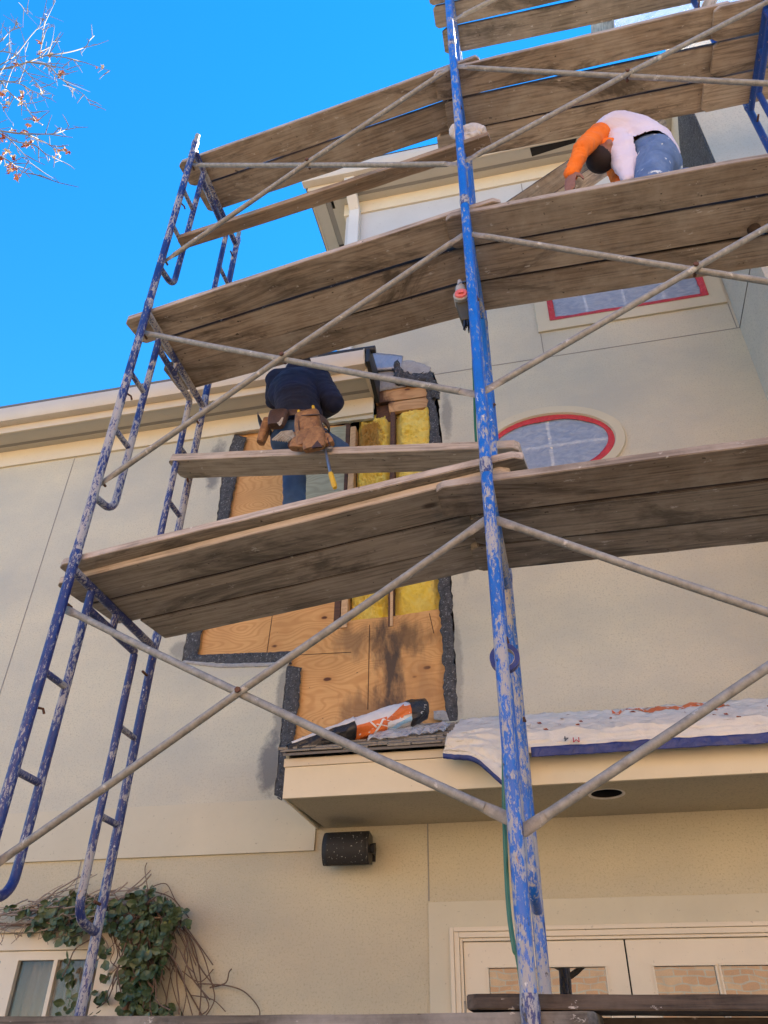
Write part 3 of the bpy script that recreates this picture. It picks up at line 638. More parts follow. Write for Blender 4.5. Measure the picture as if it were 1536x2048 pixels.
plate('sash', [(LW[0]+.002, LW[1]+.002),(LW[2]-.002, LW[1]+.002),(LW[2]-.002, LW[3]-.002),(LW[0]+.002, LW[3]-.002)],
      [rect(-3.28, -.5, -3.047, .55), rect(-3.02, -.5, -2.76, .55), rect(-3.85, -.5, -3.62, .55), rect(-3.59, -.5, -3.40, .55)], WY-.012, WY+.02, 'door_paint', lw, bevel=.004)
obj('glass', MB().box((-3.9, WY+.014, -.52), (-2.72, WY+.017, .57)), 'window_glass', lw, smooth=False)
MATS['window_glass'].node_tree.nodes['Principled BSDF'].inputs['Alpha'].default_value = .22
obj('curtain', MB().grid(lambda a, b: (-3.35+.62*a, WY+.10+.012*math.sin(a*60+2*b), .57-(b*(.62-.42*a*a))), 60, 12), 'curtain', lw)
obj('room', MB().box((-3.95, WY+.3, -.6), (-2.7, WY+.31, .65)), 'dark_interior', lw, smooth=False)
# -------- french doors
ds_ = plate('door_surround', [(-.825, GZ+.12),(3.2, GZ+.12),(3.2, .803),(-.825, .803)], [rect(DX0, GZ+.119, DX1, DZ1)], WY-.012, WY-.001, 'smooth_trim', house, bevel=.002)
dt = MB()
for (o0, o1, y0) in ((0, .022, -.030), (.022, .050, -.022), (.050, .066, -.012)):
    dt.box((DX0+o0, WY+y0, GZ+.12), (DX0+o1-.0005, WY+.02, DZ1-o0)); dt.box((DX0+o1, WY+y0, DZ1-o1), (DX1, WY+.02, DZ1-o0-.0005))
obj('door_trim', dt, 'door_paint', house, smooth=False, bevel=.003)
def leaf(x0, x1, pa, pb, pm, hinge):
    d = plate('door', rect(x0, GZ+.16, x1, .607), [rect(pa, q0, pm-.014, q1) for q0, q1 in ((.13, .486), (-.26, .10), (-.65, -.29), (-1.04, -.68), (-1.4, -1.07))]+[rect(pm+.014, q0, pb, q1) for q0, q1 in ((.13, .486), (-.26, .10), (-.65, -.29), (-1.04, -.68), (-1.4, -1.07))], WY+.0, WY+.035, 'door_paint', house, bevel=.005)
    obj('glass', MB().box((pa-.01, WY+.018, -1.42), (pb+.01, WY+.022, .50)), 'door_glass', d, smooth=False)
    fm = MB()
    for (a, b) in ((pa, pm-.014), (pm+.014, pb)):
        for t0 in (.486,): fm.box((a-.008, WY-.006, t0+.001), (b+.008, WY-.0005, t0+.010)).box((a-.010, WY-.006, .13), (a-.001, WY-.0005, t0)).box((b+.001, WY-.006, .13), (b+.010, WY-.0005, t0))
    obj('glazing_bead', fm, 'door_paint', d, smooth=False)
    if hinge: obj('hinge', MB().tube([(x0-.002, WY-.008, .22), (x0-.002, WY-.008, .34)], .006, 8), 'galvanized', d)
    return d
leaf(-.643, .184, -.515, .074, -.222, True); leaf(.191, 1.02, .313, .905, .615, False); leaf(1.03, 1.85, 1.15, 1.72, 1.43, False)
obj('door_gap', MB().box((-.646, WY+.036, GZ+.13), (2.5, WY+.05, .615)), 'dark_interior', house, smooth=False)

# ------------------------------------------------------------------ neighbour house (seen mirrored in the door panes) and pergola post
nb_ = thing('brick_house', 'sunlit brick house mirrored in the french door panes', 'house', (0, -8.5, GZ))
obj('wall', MB().box((-9, -8.8, GZ), (12, -8.5, 6.0)), 'brick', nb_, smooth=False)
obj('roof', MB().prism_x([(-8.2, 6.0),(-8.2, 6.1),(-12, 8.5),(-12, 6.0)], -9.4, 12.4), 'roof_dark', nb_, smooth=False)
pg = thing('pergola', 'dark timber pergola post with angled braces mirrored in the left door pane', 'pergola', (.1, -3.2, GZ))
obj('post', MB().box((.55, -3.25, GZ), (.68, -3.12, 2.2)), 'wood_post', pg, smooth=False)
obj('beam', MB().box((-1.6, -3.24, 2.2), (.9, -3.13, 2.42)), 'wood_post', pg, smooth=False)
obj('brace', MB().prism([(.55, 1.75),(.55, 1.62),(.10, 2.13),(.10, 2.199),(.17, 2.199)], -3.22, -3.15).prism([(.68, 1.75),(.68, 1.62),(1.1, 2.13),(1.1, 2.199),(1.06, 2.199)], -3.22, -3.15), 'wood_post', pg, smooth=False)

# ------------------------------------------------------------------ scaffold frames
H = 1.93; FW = .90; PR = .0245
def frame(label, x, y, z, m1, m2, pin=True):
    """walk-through frame: two outer legs, two J-ended inner legs, rungs, header and arch bar"""
    t = thing('scaffold_frame', label, 'scaffold frame', (x, y, z), 'blue scaffold frames stacked in towers')
    P = lambda a, b: Vector((x, y+a, z+b))
    for a in (0, FW):
        l = obj('leg', MB().tube([P(a, .004), P(a, H-.004)], PR, 16), m1, t)
        obj('coupler', MB().tube([P(a, H-.045), P(a, H-.012), P(a, H), P(a, H+.012), P(a, H+.035)], [PR+.001, PR+.003, PR+.004, PR+.003, PR+.001], 16), 'pole_worn', l)
        s_ = 1 if a == 0 else -1
        for zz in (.50, 1.68):
            obj('lock_stud', MB().tube([P(a, zz)-Vector((0, s_*.022, 0)), P(a+s_*.075, zz+.004)], .0075, 8), 'rusty_steel', l)
        ls = MB(); ls.tube([P(a, 1.15)+Vector((.01, s_*.02, 0)), P(a+s_*.05, 1.155)+Vector((.02, 0, 0)), P(a+s_*.06, 1.135)+Vector((.025, 0, 0))], .006, 7)
        obj('lock_stud', ls, 'rusty_steel', l)
        ia = a+s_*.195
        pts = [P(ia, 1.73 if a else 1.845)]+[P(ia, zq) for zq in (1.2, .8, .50)]
        cz = .50; cr = .10
        for k in range(1, 7):
            th = k/6*R_(82); pts.append(P(ia-s_*cr*(1-math.cos(th)), cz-cr*math.sin(th)))
        pts.append(P(a+s_*.018, .385))
        obj('inner_leg', MB().tube(pts, PR*.86, 14), m1, t)
        for zz in (.87, 1.32):
            obj('rung', MB().tube([P(a+s_*.02, zz), P(ia-s_*.014, zz)], .0165, 12), m2, t)
    obj('header', MB().tube([P(.015, 1.86), P(FW-.015, 1.86)], PR*.95, 14), m1, t)
    ab = [P(.195, 1.745), P(.45, 1.745), P(FW-.195, 1.745)]
    obj('arch_bar', MB().tube(ab, PR*.86, 14), m1, t)
    obj('strut', MB().tube([P(.45, 1.755), P(.45, 1.85)], PR*.8, 10), m1, t)
    return t
LX, LY, MX, MY, RX, RY = -2.26, 2.875, -.175, 2.583, 1.93, 2.60
Z0 = .17
lev = {-1: 'resting on the ground', 0: 'below the lowest plank deck', 1: 'between the lowest and middle plank decks', 2: 'above the middle plank deck', 3: 'topmost, leaving the picture'}
for tower, (x, y), ks, nm in (('left', (LX, LY), (-1,0,1,2), 'of the left tower'), ('mid', (MX, MY), (-1,0,1,2,3), 'of the tall middle tower'), ('right', (RX, RY), (-1,0,1,2,3), 'of the right edge tower')):
    for k in ks:
        if tower == 'left': m1, m2 = ('pole_worn' if k in (1,) else 'pole_dull'), 'pole_worn'
        elif tower == 'mid': m1, m2 = ('pole_bright_worn',)*2 if k <= 0 else ('pole_bright',)*2
        else: m1, m2 = 'pole_deep', 'pole_deep'
        c = {'left': 'dull navy paint-splattered frame ', 'mid': 'bright blue paint-flecked frame ', 'right': 'deep blue frame '}[tower]
        frame((c+nm+', '+lev[k]).replace('paint-splattered ', 'splattered ').replace('paint-flecked ', ''), x, y, Z0+k*H, m1, m2)
for (x, y) in ((LX, LY), (MX, MY), (RX, RY)):
    pass
tag(obj('coupling_pin', MB().tube([(LX, LY, Z0+3*H+.036), (LX, LY, Z0+3*H+.13)], .019, 12), 'galvanized'), 'steel coupling pin sticking out of the top of the left front pole', 'pin')
tag(obj('coupling_pin', MB().tube([(LX, LY+FW, Z0+3*H+.036), (LX, LY+FW, Z0+3*H+.13)], .019, 12), 'galvanized'), 'steel coupling pin on top of the left tower\'s rear pole beneath the top deck', 'pin')

# ------------------------------------------------------------------ cross braces
def brace(label, A_, B_, C_, D_, r=.0155):
    """two tubes crossing: A-B and C-D, flattened at the ends, bolted where they cross"""
    A_, B_, C_, D_ = map(Vector, (A_, B_, C_, D_))
    t = thing('cross_brace', label, 'brace', A_, 'grey steel cross braces')
    for p, q, off in ((A_, B_, Vector((0,0,0))), (C_, D_, Vector((0,-.030,0)))):
        p = p+off*.2; q = q+off*.2; mid = (p+q)/2+off*.5; mid.z -= .006
        d = (q-p).normalized(); sd_ = d.cross(Vector((0,1,0))).normalized(); mb = MB(); pts = [p+d*.075, p.lerp(mid, .5)+Vector((0,0,-.003)), mid, mid.lerp(q, .5)+Vector((0,0,-.003)), q-d*.075]
        mb.tube(pts, r, 14)
        for e, s_ in ((p, 1), (q, -1)):
            yv = Vector((0, 1, 0)); c0 = e+d*s_*.095; c1 = e+d*s_*.045; c2 = e-d*s_*.022
            ring = lambda c, a, b, n=12: [c+sd_*a*math.cos(2*PI*k/n)+yv*b*math.sin(2*PI*k/n) for k in range(n)]
            rr = [ring(c0, r, r), ring(c1, r*1.25, .0055), ring(c2+d*s_*.012, r*1.3, .004), ring(c2, r*.8, .004)]
            o = len(mb.v); mb.v += [v_ for g in rr for v_ in g]
            for i in range(3):
                for k in range(12): a = o+i*12+k; b = o+i*12+(k+1) % 12; mb.f.append((a, b, b+12, a+12))
            mb.f.append(tuple(o+36+k for k in range(12)))
        tb = obj('tube', mb, 'galvanized', t)
        if off.length: obj('pivot_bolt', MB().tube([mid-Vector((0, .024, 0)), mid+Vector((0, .05, 0))], .0085, 8).tube([mid-Vector((0, .027, 0)), mid-Vector((0, .019, 0))], .013, 6), 'rusty_steel', t)
    return t
lo, hi = .50, 1.675; by = .045
for k, lb in ((0, 'grey crossed braces under the lowest deck, left bay'), (1, 'grey crossed braces across the back of the man in navy, left bay'), (2, 'grey crossed braces under the top deck, left bay'), (-1, 'grey crossed braces near the ground, left bay')):
    z = Z0+k*H; Lp = lambda h: (LX, LY+by, z+h); Mp = lambda h: (MX-.03, MY+by, z+h)
    brace(lb, Lp(hi+(.03 if k else -.02)), Mp(lo-.03+(.05 if k == 0 else 0)), Lp(lo), Mp(hi), .0165)
for k, lb in ((0, 'grey crossed braces in front of the canopy, right bay'), (1, 'grey crossed braces in front of the oval window, right bay'), (2, 'grey crossed braces below the top deck, right bay'), (3, 'grey crossed brace at the top of the picture, right bay'), (-1, 'grey crossed braces near the ground, right bay')):
    z = Z0+k*H; Mp = lambda h: (MX+.03, MY+by, z+h); Rp = lambda h: (RX, RY+by, z+h)
    brace(lb, Mp(hi), Rp(lo), Mp(lo-.02), Rp(hi), .0165)

# ------------------------------------------------------------------ planks
def plank(label, p, q, wid, th=.038, mat='plank_wood', group=None, clip=(1,1), edged=None, nrm=None, cat='plank'):
    """front-bottom edge runs p -> q; width goes towards the wall, thickness up"""
    p, q = Vector(p), Vector(q); d = (q-p); L = d.length; d.normalize()
    n = Vector((0, 0, 1)) if nrm is None else Vector(nrm)
    y = n.cross(d).normalized(); n = d.cross(y).normalized()
    bm = bmesh.new(); k0 = random.uniform(.02, .045)*clip[0]; k1 = random.uniform(.02, .045)*clip[1]
    hw = wid/2
    nx = 28; xs = [0, k0 or .004]+[k0+(L-k0-k1)*i/nx for i in range(1, nx)]+[L-(k1 or .004), L]
    sag = random.uniform(-.004, .008); bow = random.uniform(-.005, .005); sd = random.uniform(0, 99)
    rings = []
    for i, x in enumerate(xs):
        edge = (i == 0 and k0) or (i == len(xs)-1 and k1); h = hw-(.025 if edge else 0)
        sg = -sag*math.sin(PI*x/L); bw = bow*math.sin(PI*x/L)
        j = lambda s_: .0022*noise.noise(Vector((x*5, s_, sd)))
        rings.append([bm.verts.new((x-L/2, bw-h+j(1), -th/2+sg+j(4))), bm.verts.new((x-L/2, bw+h+j(2), -th/2+sg+j(5))), bm.verts.new((x-L/2, bw+h+j(2), th/2+sg+j(6))), bm.verts.new((x-L/2, bw-h+j(1), th/2+sg+j(7)))])
    for a, b in zip(rings, rings[1:]):
        for k in range(4): bm.faces.new((a[k], a[(k+1) % 4], b[(k+1) % 4], b[k]))
    bm.faces.new(rings[0][::-1]); bm.faces.new(rings[-1])
    bmesh.ops.recalc_face_normals(bm, faces=bm.faces)
    bmesh.ops.bevel(bm, geom=[e for e in bm.edges if e.calc_face_angle(0) > .5], offset=.003, segments=2, affect='EDGES')
    me = bpy.data.meshes.new('plank'); bm.to_mesh(me); bm.free()
    for pf in me.polygons: pf.use_smooth = True
    me.set_sharp_from_angle(angle=R_(40)); me.materials.append(MATS[mat]); 
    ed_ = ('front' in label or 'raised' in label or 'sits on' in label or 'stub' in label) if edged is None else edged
    me.materials.append(MATS['plank_edge_skylit' if ed_ else mat])
    me.materials.append(MATS['plank_old_seam_shade'])  # inner side faces: seam shade painted in with the dark wood
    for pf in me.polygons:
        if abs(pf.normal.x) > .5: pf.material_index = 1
        elif abs(pf.normal.z) < .5 or (not ed_ and abs(pf.normal.z) < .92): pf.material_index = 1 if (ed_ and pf.normal.y < 0) or mat in ('plank_pale', 'plank_drab') or pf.normal.z > .5 else 2  # front faces painted paler as skylit, other sides darkened as seam shade
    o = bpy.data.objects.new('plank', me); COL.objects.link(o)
    c = p+d*(L/2)+y*hw+n*(th/2)
    o.matrix_world = Matrix(((d.x,y.x,n.x,c.x),(d.y,y.y,n.y,c.y),(d.z,y.z,n.z,c.z),(0,0,0,1)))
    return tag(o, label, cat, group)
G1, G2, G3, G4, G0 = 'planks of the lowest deck', 'planks of the middle deck', 'planks of the upper deck', 'planks of the topmost deck', 'planks along the bottom of the picture'
def pl(label, a, b, z0, z1, wid, grp, mat='plank_wood', **kw): return plank(label, (a[0], a[1], z0), (b[0], b[1], z1), wid, mat=mat, group=grp, **kw)
hz = lambda k: Z0+k*H-.045          # top of the header under deck k
z = hz(1)
pl('grey raised outermost plank on top of the lowest deck, left bay', (-2.396, 2.925), (-.02, 2.592), z+.040, z+.086, .235, G1, 'plank_grey')
pl('grey plank under the raised front plank, lowest deck left bay', (-2.46, 3.03), (-.085, 2.635), z+.001, z+.045, .234, G1, 'plank_grey')
pl('grey second plank from the wall, lowest deck left bay', (-2.40, 3.268), (-.06, 2.873), z+.001, z+.045, .234, G1, 'plank_grey')
pl('grey plank nearest the wall, lowest deck left bay', (-2.21, 3.483), (-.10, 3.111), z+.001, z+.045, .234, G1, 'plank_grey', clip=(0, 1))
pl('brown weathered front plank with pale top edge, lowest deck right bay', (-.40, 2.632), (2.15, 2.62), z, z+.002, .229, G1, 'plank_wood')
pl('brown middle plank of the lowest deck, right bay', (-.285, 2.866), (2.10, 2.852), z, z+.002, .245, G1, 'plank_grey')
pl('grey brown plank nearest the wall, lowest deck right bay', (-.315, 3.118), (2.2, 3.115), z, z+.002, .225, G1, 'plank_grey')
z = hz(2)
pl('brown front plank sticking out left, middle deck left bay', (-2.46, 2.935), (.02, 2.61), z+.001, z+.045, .215, G2)
pl('brown centre plank of the middle deck, left bay', (-2.33, 3.148), (-.05, 2.86), z+.001, z+.045, .235, G2)
pl('brown plank over the man in navy, middle deck left bay', (-2.40, 3.37), (-.04, 3.12), z+.001, z+.045, .25, G2)
pl('brown knotted front plank under the man in orange sleeves', (-.295, 2.63), (2.2, 2.648), z, z+.002, .222, G2)
pl('dark stained middle plank of the middle deck, right bay', (-.21, 2.862), (2.15, 2.89), z, z+.002, .245, G2)
pl('brown plank nearest the wall, middle deck right bay', (-.24, 3.118), (2.2, 3.15), z, z+.002, .225, G2)
z = hz(3)
pl('brown front plank of the upper deck, left bay against the sky', (-2.45, 2.975), (.0, 2.70), z+.001, z+.045, .218, G3)
pl('brown rear plank with dark streak, upper deck left bay', (-2.40, 3.205), (-.02, 2.945), z+.001, z+.045, .235, G3)
pl('brown front plank of the upper deck, right bay', (-.335, 2.725), (1.73, 2.725), z, z+.040, .215, G3)
pl('brown middle plank of the upper deck, right bay', (-.29, 2.955), (1.76, 2.985), z, z+.040, .235, G3)
pl('brown plank nearest the wall, upper deck right bay', (-.39, 3.195), (1.72, 3.235), z, z+.040, .225, G3)
pl('short stub of the front plank at the right end of the upper deck', (1.60, 2.72), (3.9, 2.72), z-.002, z-.002, .225, G3)
pl('short stub of the middle plank at the right end of the upper deck', (1.62, 2.96), (3.9, 2.96), z-.002, z-.002, .235, G3)
pl('short dark stub of the rear plank at the right end of the upper deck', (1.58, 3.21), (3.9, 3.21), z-.002, z-.002, .235, G3)
z = hz(4)
for lb, y0, x0, wd_ in (('pale grey front plank of the topmost deck', 2.62, -.36, .22), ('pale grey second plank of the topmost deck', 2.85, -.37, .19), ('pale grey third plank of the topmost deck', 3.055, -.35, .185)):
    pl(lb, (x0, y0), (2.2, y0+.02), z, z+.002, wd_, G4, 'plank_grey')
pl('pale grey plank nearest the wall with stained left end, topmost deck', (-.30, 3.255), (2.2, 3.30), z, z+.002, .225, G4, 'plank_grey')
z = hz(0)
pl('grey weathered plank lying across the bottom edge of the picture', (-2.6, 2.905), (-.005, 2.575), z+.005, z+.0, .225, G0, 'plank_drab')
pl('dark brown plank with rounded end at the bottom right', (-.36, 2.635), (2.2, 2.625), z+.046, z+.042, .225, G0, 'plank_old_seam_shade')
pl('hidden rear plank behind the bottom edge plank', (-2.6, 3.20), (-.1, 2.90), z+.003, z+.0, .225, G0, 'plank_grey')
pl('dark rear plank at the bottom right behind the rounded one', (-.2, 2.87), (2.2, 2.865), z, z, .235, G0, 'plank_grey')
# guard and rail planks
a = aty(333, 921, 3.56); b = aty(1036, 895, 3.36)
plank('grey plank the man in navy sits on, laid between the frames', a, b, .20, .055, 'plank_grey')
a = aty(352, 478, 2.975); b = aty(978, 270, 2.68)
plank('narrow pale rail board resting on the rungs under the upper deck', a, b, .095, .045, 'plank_pale', clip=(.3, .3), cat='board')
# boards behind the kneeling man
def board(label, a, b, wid, th, view, mat='plank_wood'):
    a, b = Vector(a), Vector(b); d = (b-a).normalized(); c = (a+b)/2
    n = (c-c.project(d)).normalized()      # facing roughly away from the viewer
    n = (n+Vector(view)).normalized(); n = (n-d*n.dot(d)).normalized()
    plank(label, a, b, wid, th, mat, nrm=n, cat='board')
board('brown board leaning behind the man in orange sleeves', aty(985, 424, 3.40), aty(1300, 212, 3.95), .165, .03, (-.3, .2, .8))
board('second brown board leaning behind the man in orange sleeves, lower one', aty(1050, 428, 3.48), aty(1330, 235, 4.0), .13, .03, (-.3, .2, .8))
plank('short vertical board closing the gap below the topmost deck', aty(1183, 95, 3.62), aty(1183, 18, 3.62), .21, .025, 'plank_grey', nrm=(0, 1, .1), clip=(0, 0), cat='board')
plank('slanted brown post at the top right below the topmost deck', aty(1392, 40, 3.1), aty(1418, -20, 3.1), .09, .04, 'plank_wood', nrm=(0, 1, .1), clip=(0, 0), cat='board')

# ------------------------------------------------------------------ soft bodies: tapered limbs fused into one skin
def blob(name, prims, mat, parent=None, vox=.011, sm=6, wr=(), label=None, cut=None):
    """prims: (p0, r0, p1, r1) limbs or (c, (rx,ry,rz)[, Euler]) ellipsoids -> one continuous surface"""
    mb = MB()
    for pr in prims:
        if len(pr) == 4:
            p, r0, q, r1 = Vector(pr[0]), pr[1], Vector(pr[2]), pr[3]; d = (q-p).normalized(); pts = []; rs = []
            for k in range(5): th = -PI/2+k*PI/2/5; pts.append(p+d*r0*math.sin(th)*.999); rs.append(max(1e-4, r0*math.cos(th)))
            for k in range(5): f_ = k/4; pts.append(p.lerp(q, f_)); rs.append(r0+(r1-r0)*f_)
            for k in range(1, 6): th = k*PI/2/5; pts.append(q+d*r1*math.sin(th)); rs.append(max(1e-4, r1*math.cos(th)))
            mb.tube(pts, rs, 16)
        else:
            c, sc = Vector(pr[0]), pr[1]; t_ = MB().sphere((0,0,0), 1, (1,1,1), 18, 12); rot = Matrix() if len(pr) < 3 else pr[2]
            mb.add([c+rot @ Vector((v.x*sc[0], v.y*sc[1], v.z*sc[2])) for v in t_.v], t_.f)
    me = bpy.data.meshes.new('t'); me.from_pydata([tuple(v) for v in mb.v], [], mb.f)
    bm = bmesh.new(); bm.from_mesh(me); bmesh.ops.remove_doubles(bm, verts=bm.verts, dist=1e-5); bmesh.ops.recalc_face_normals(bm, faces=bm.faces); bm.to_mesh(me); bm.free()
    o = bpy.data.objects.new('t', me); COL.objects.link(o)
    m = o.modifiers.new('r', 'REMESH'); m.mode = 'VOXEL'; m.voxel_size = vox
    m2 = o.modifiers.new('s', 'SMOOTH'); m2.factor = .5; m2.iterations = sm
    dg = bpy.context.evaluated_depsgraph_get(); nm = bpy.data.meshes.new_from_object(o.evaluated_get(dg)); bpy.data.objects.remove(o)
    vs_ = [v.co.copy() for v in nm.vertices]; ns = [v.normal.copy() for v in nm.vertices]
    for (sc3, amp, seed) in wr:
        for i, v in enumerate(vs_):
            q = Vector((v.x*sc3[0], v.y*sc3[1], v.z*sc3[2]))+Vector((seed, seed*2, seed*3)); a = noise.noise(q); a = 1-2*abs(a)
            vs_[i] = v+ns[i]*amp*a
    fs = [tuple(p.vertices) for p in nm.polygons]
    if cut:
        keep = [f for f in fs if cut(sum((vs_[i] for i in f), Vector())/len(f))]; used = sorted({i for f in keep for i in f}); mp = {i: k for k, i in enumerate(used)}
        vs_ = [vs_[i] for i in used]; fs = [tuple(mp[i] for i in f) for f in keep]
    mb2 = MB(); mb2.v = vs_; mb2.f = fs; bpy.data.meshes.remove(nm)
    o = obj(name, mb2, mat, parent, label=label)
    for p in o.data.polygons: p.use_smooth = True
    return o
def hand(wr_, d, nrm, s=1.0, curl=.5, side=1):
    """palm, four unequal bent fingers and a thumb leaving the side of the palm; d = pointing direction, nrm = back of the hand"""
    wr_, d, nrm = Vector(wr_), Vector(d).normalized(), Vector(nrm).normalized(); nrm = (nrm-d*nrm.dot(d)).normalized(); sd_ = d.cross(nrm)*side
    pr = []; pc = wr_+d*.045*s
    rot = Matrix((sd_, d, nrm)).transposed()
    pr.append((pc, (.040*s, .050*s, .016*s), rot)); pr.append((wr_-d*.03, .026*s, wr_+d*.02, .024*s))
    for i, (o_, L) in enumerate(((-.030, .062), (-.010, .072), (.010, .068), (.029, .052))):
        b = wr_+d*(.084 if 0 < i < 3 else .078)*s+sd_*o_*s; c1 = curl*(.75+.15*i)
        d1 = (d-nrm*.35*c1).normalized(); k1 = b+d1*L*.48*s; d2 = (d-nrm*1.0*c1).normalized(); k2 = k1+d2*L*.32*s; d3 = (d-nrm*1.9*c1).normalized(); k3 = k2+d3*L*.26*s
        st_ = wr_+d*.05*s+sd_*o_*.8*s
        pr += [(st_, .010*s, b, .0098*s), (b, .0098*s, k1, .0088*s), (k1, .0088*s, k2, .0080*s), (k2, .0080*s, k3, .0068*s)]
    tb = wr_+d*.022*s-sd_*.030*s; t1 = tb+(d*.55-sd_*.75-nrm*.35).normalized()*.040*s; t2 = t1+(d*.85-sd_*.35-nrm*.45).normalized()*.032*s
    pr += [(tb, .013*s, t1, .011*s), (t1, .011*s, t2, .0085*s)]
    return pr
V = Vector
# ---- man in navy, seated on the plank facing the wall, seen from behind and below
P1 = V((-1.50, 3.66, 3.36))
man = thing('person', 'man in navy shirt and jeans seated with his back turned, tool pouches on his belt', 'person', P1)
pel = aty(598, 872, 3.76); chest = aty(592, 782, 3.88); shl = aty(556, 762, 3.90); shr = aty(636, 758, 3.90); neck = aty(597, 742, 4.00); headc = aty(598, 741, 4.14)
waist = aty(598, 835, 3.80)
elr = aty(668, 806, 3.86); wrr = aty(636, 832, 4.16); ell = aty(548, 800, 4.06); wrl = aty(590, 815, 4.32)
hipl, hipr = pel+V((-.09, 0, -.02)), pel+V((.09, .02, -.02)); knl = aty(589, 945, 3.97); anl = aty(588, 1075, 3.95); knr = aty(682, 902, 4.16); anr = aty(664, 924, 3.84)
body = [(pel, (.165, .12, .13)), (pel, .13, chest, .14), (chest, (.20, .12, .17)), (shl, .070, shr, .070), (shl, .058, ell, .043), (ell, .042, wrl, .026), (shr, .060, elr, .045), (elr, .043, wrr, .027),
        (neck-V((0,.06,.05)), .06, headc, .052), (headc+V((0,.02,.06)), (.078, .098, .11)), (hipl, .088, knl, .058), (knl, .057, anl, .036), (hipr, .088, knr, .058), (knr, .056, anr, .038),
        (anl+V((0,-.02,-.05)), .035, anl+V((0,.12,-.08)), .03), (headc+V((0,.12,.05)), (.014, .02, .018)), (headc+V((.078,.03,.06)), (.012,.02,.03)), (headc+V((-.078,.03,.06)), (.012,.02,.03))]
body += hand(wrr, wrl-wrr+V((0, .3, .1)), (1, 0, .3), 1, .6, 1)+hand(wrl, V((.3, .5, .3)), (-1, 0, .5), 1, .7, -1)
blob('body', body, 'skin', man, .010, 3)
shirt = [(pel+V((0,0,.045)), (.166, .118, .07)), (pel+V((0,0,.08)), .128, waist, .143), (waist, (.172, .125, .12)), (waist, .150, chest, .165), (chest, (.212, .137, .17)), (chest+V((0,-.03,.03)), (.17, .12, .12)), (shl, .092, shr, .092),
         (shl, .082, ell, .066), (ell, .064, wrl, .046), (shr, .086, elr, .070), (elr, .068, wrr, .047), (neck-V((0,.05,.05)), .078, neck, .068)]
blob('shirt', shirt, 'navy_shirt', man, .010, 7, [((5, 5, 22), .006, 3), ((14, 14, 30), .0025, 9)])
jn = [(pel, (.176, .128, .115)), (hipl, .104, knl, .078), (knl, .076, aty(588, 1035, 3.95), .070), (hipr, .104, knr, .068), (knr, .067, anr.lerp(knr, .3), .055)]
blob('jeans', jn, 'jeans_blue', man, .010, 5, [((8, 8, 12), .006, 5), ((20, 20, 34), .0025, 2)])
blob('boot', [(anr+V((-.02, .02, -.01)), .05, anr+V((.07, -.06, -.05)), .042), (anr+V((-.05, -.02, -.03)), .045, anr+V((.09, -.08, -.05)), .038)], 'boot', man, .008, 4)
blob('boot', [(anl, .048, anl+V((0,-.03,-.09)), .045), (anl+V((0,-.03,-.09)), .045, anl+V((0,.17,-.10)), .038)], 'boot', man, .008, 4)
hc = headc+V((0, .02, .07)); blob('hair', [(hc+V((0,-.012,.012)), (.088, .10, .112))], 'hair', man, .010, 2, [((30,30,30), .004, 1)], cut=lambda p: p.y < hc.y+.05)
# belt and pouches
bt = MB(); bc = pel+V((0, .0, .062))
bt.grid(lambda a, b: (bc.x+.205*math.cos(2*PI*a), bc.y+.178*math.sin(2*PI*a), bc.z-.034+.052*b+.006*math.sin(4*PI*a)), 48, 3)
belt = obj('tool_belt', bt, 'leather_dark', man, solid=.007)
def pouch(name, c, wd, ht, dp, mat, tilt=0, seed=0, taper=.15, par=None):
    c = V(c)
    def fn(a, b):
        th = 2*PI*a; k = 1-taper*(1-b)+.0; bulge = 1+.12*math.sin(PI*b)
        q = V((wd/2*k*bulge*abs(math.cos(th))**.55*(1 if math.cos(th) > 0 else -1), -dp/2+dp/2*bulge*abs(math.sin(th))**.6*(1 if math.sin(th) > 0 else -1), -ht+ht*b))
        n_ = nz3(q, 22, seed)*.005; q = q*(1+n_*3); q = Matrix.Rotation(tilt, 3, 'Y') @ q
        return c+q
    mb = MB().grid(fn, 30, 14); o = len(mb.v); bot = [fn(i/30, 0) for i in range(30)]; mb.add(bot, [tuple(range(30))])
    return obj(name, mb, mat, par, solid=.004)
pc = aty(618, 850, 3.50)
pm = pouch('pouch', pc+V((0,0,.045)), .15, .20, .09, 'leather', R_(-8), 1, .0, par=belt)
def lpouch(u0, v0, y, wd, ht, dp, tilt, seed, mat='leather'):
    c = aty(u0, v0, y); return pouch('pouch', c, wd, ht, dp, mat, tilt, seed, -.05, par=belt)
lpouch(624, 872, 3.44, .165, .11, .07, R_(-6), 3); lpouch(630, 884, 3.41, .12, .075, .045, R_(-6), 5); lpouch(604, 884, 3.43, .09, .075, .05, R_(14), 6); lpouch(650, 880, 3.45, .07, .08, .05, R_(-25), 7)
pd = pouch('pouch', aty(562, 830, 3.60), .125, .125, .06, 'leather_dark', R_(6), 2, .2, par=belt)
pouch('pouch', aty(540, 846, 3.68), .06, .20, .06, 'leather', R_(10), 8, .3, par=belt)
pouch('pouch', aty(532, 922, 3.72), .10, .085, .05, 'leather', R_(10), 9, .1, par=belt)
for (u0, v0, u1, v1, r0) in ((597, 832, 640, 829, .006), (598, 868, 654, 862, .006), (598, 869, 596, 900, .005), (654, 863, 660, 893, .005), (612, 884, 650, 880, .005), (598, 834, 600, 868, .004), (640, 831, 650, 864, .004)):
    p_, q_ = aty(u0, v0, 3.415), aty(u1, v1, 3.405); obj('strap', MB().tube([p_, p_.lerp(q_, .5)+V((0, -.012, -.010)), q_], r0, 6), 'leather_dark', belt)
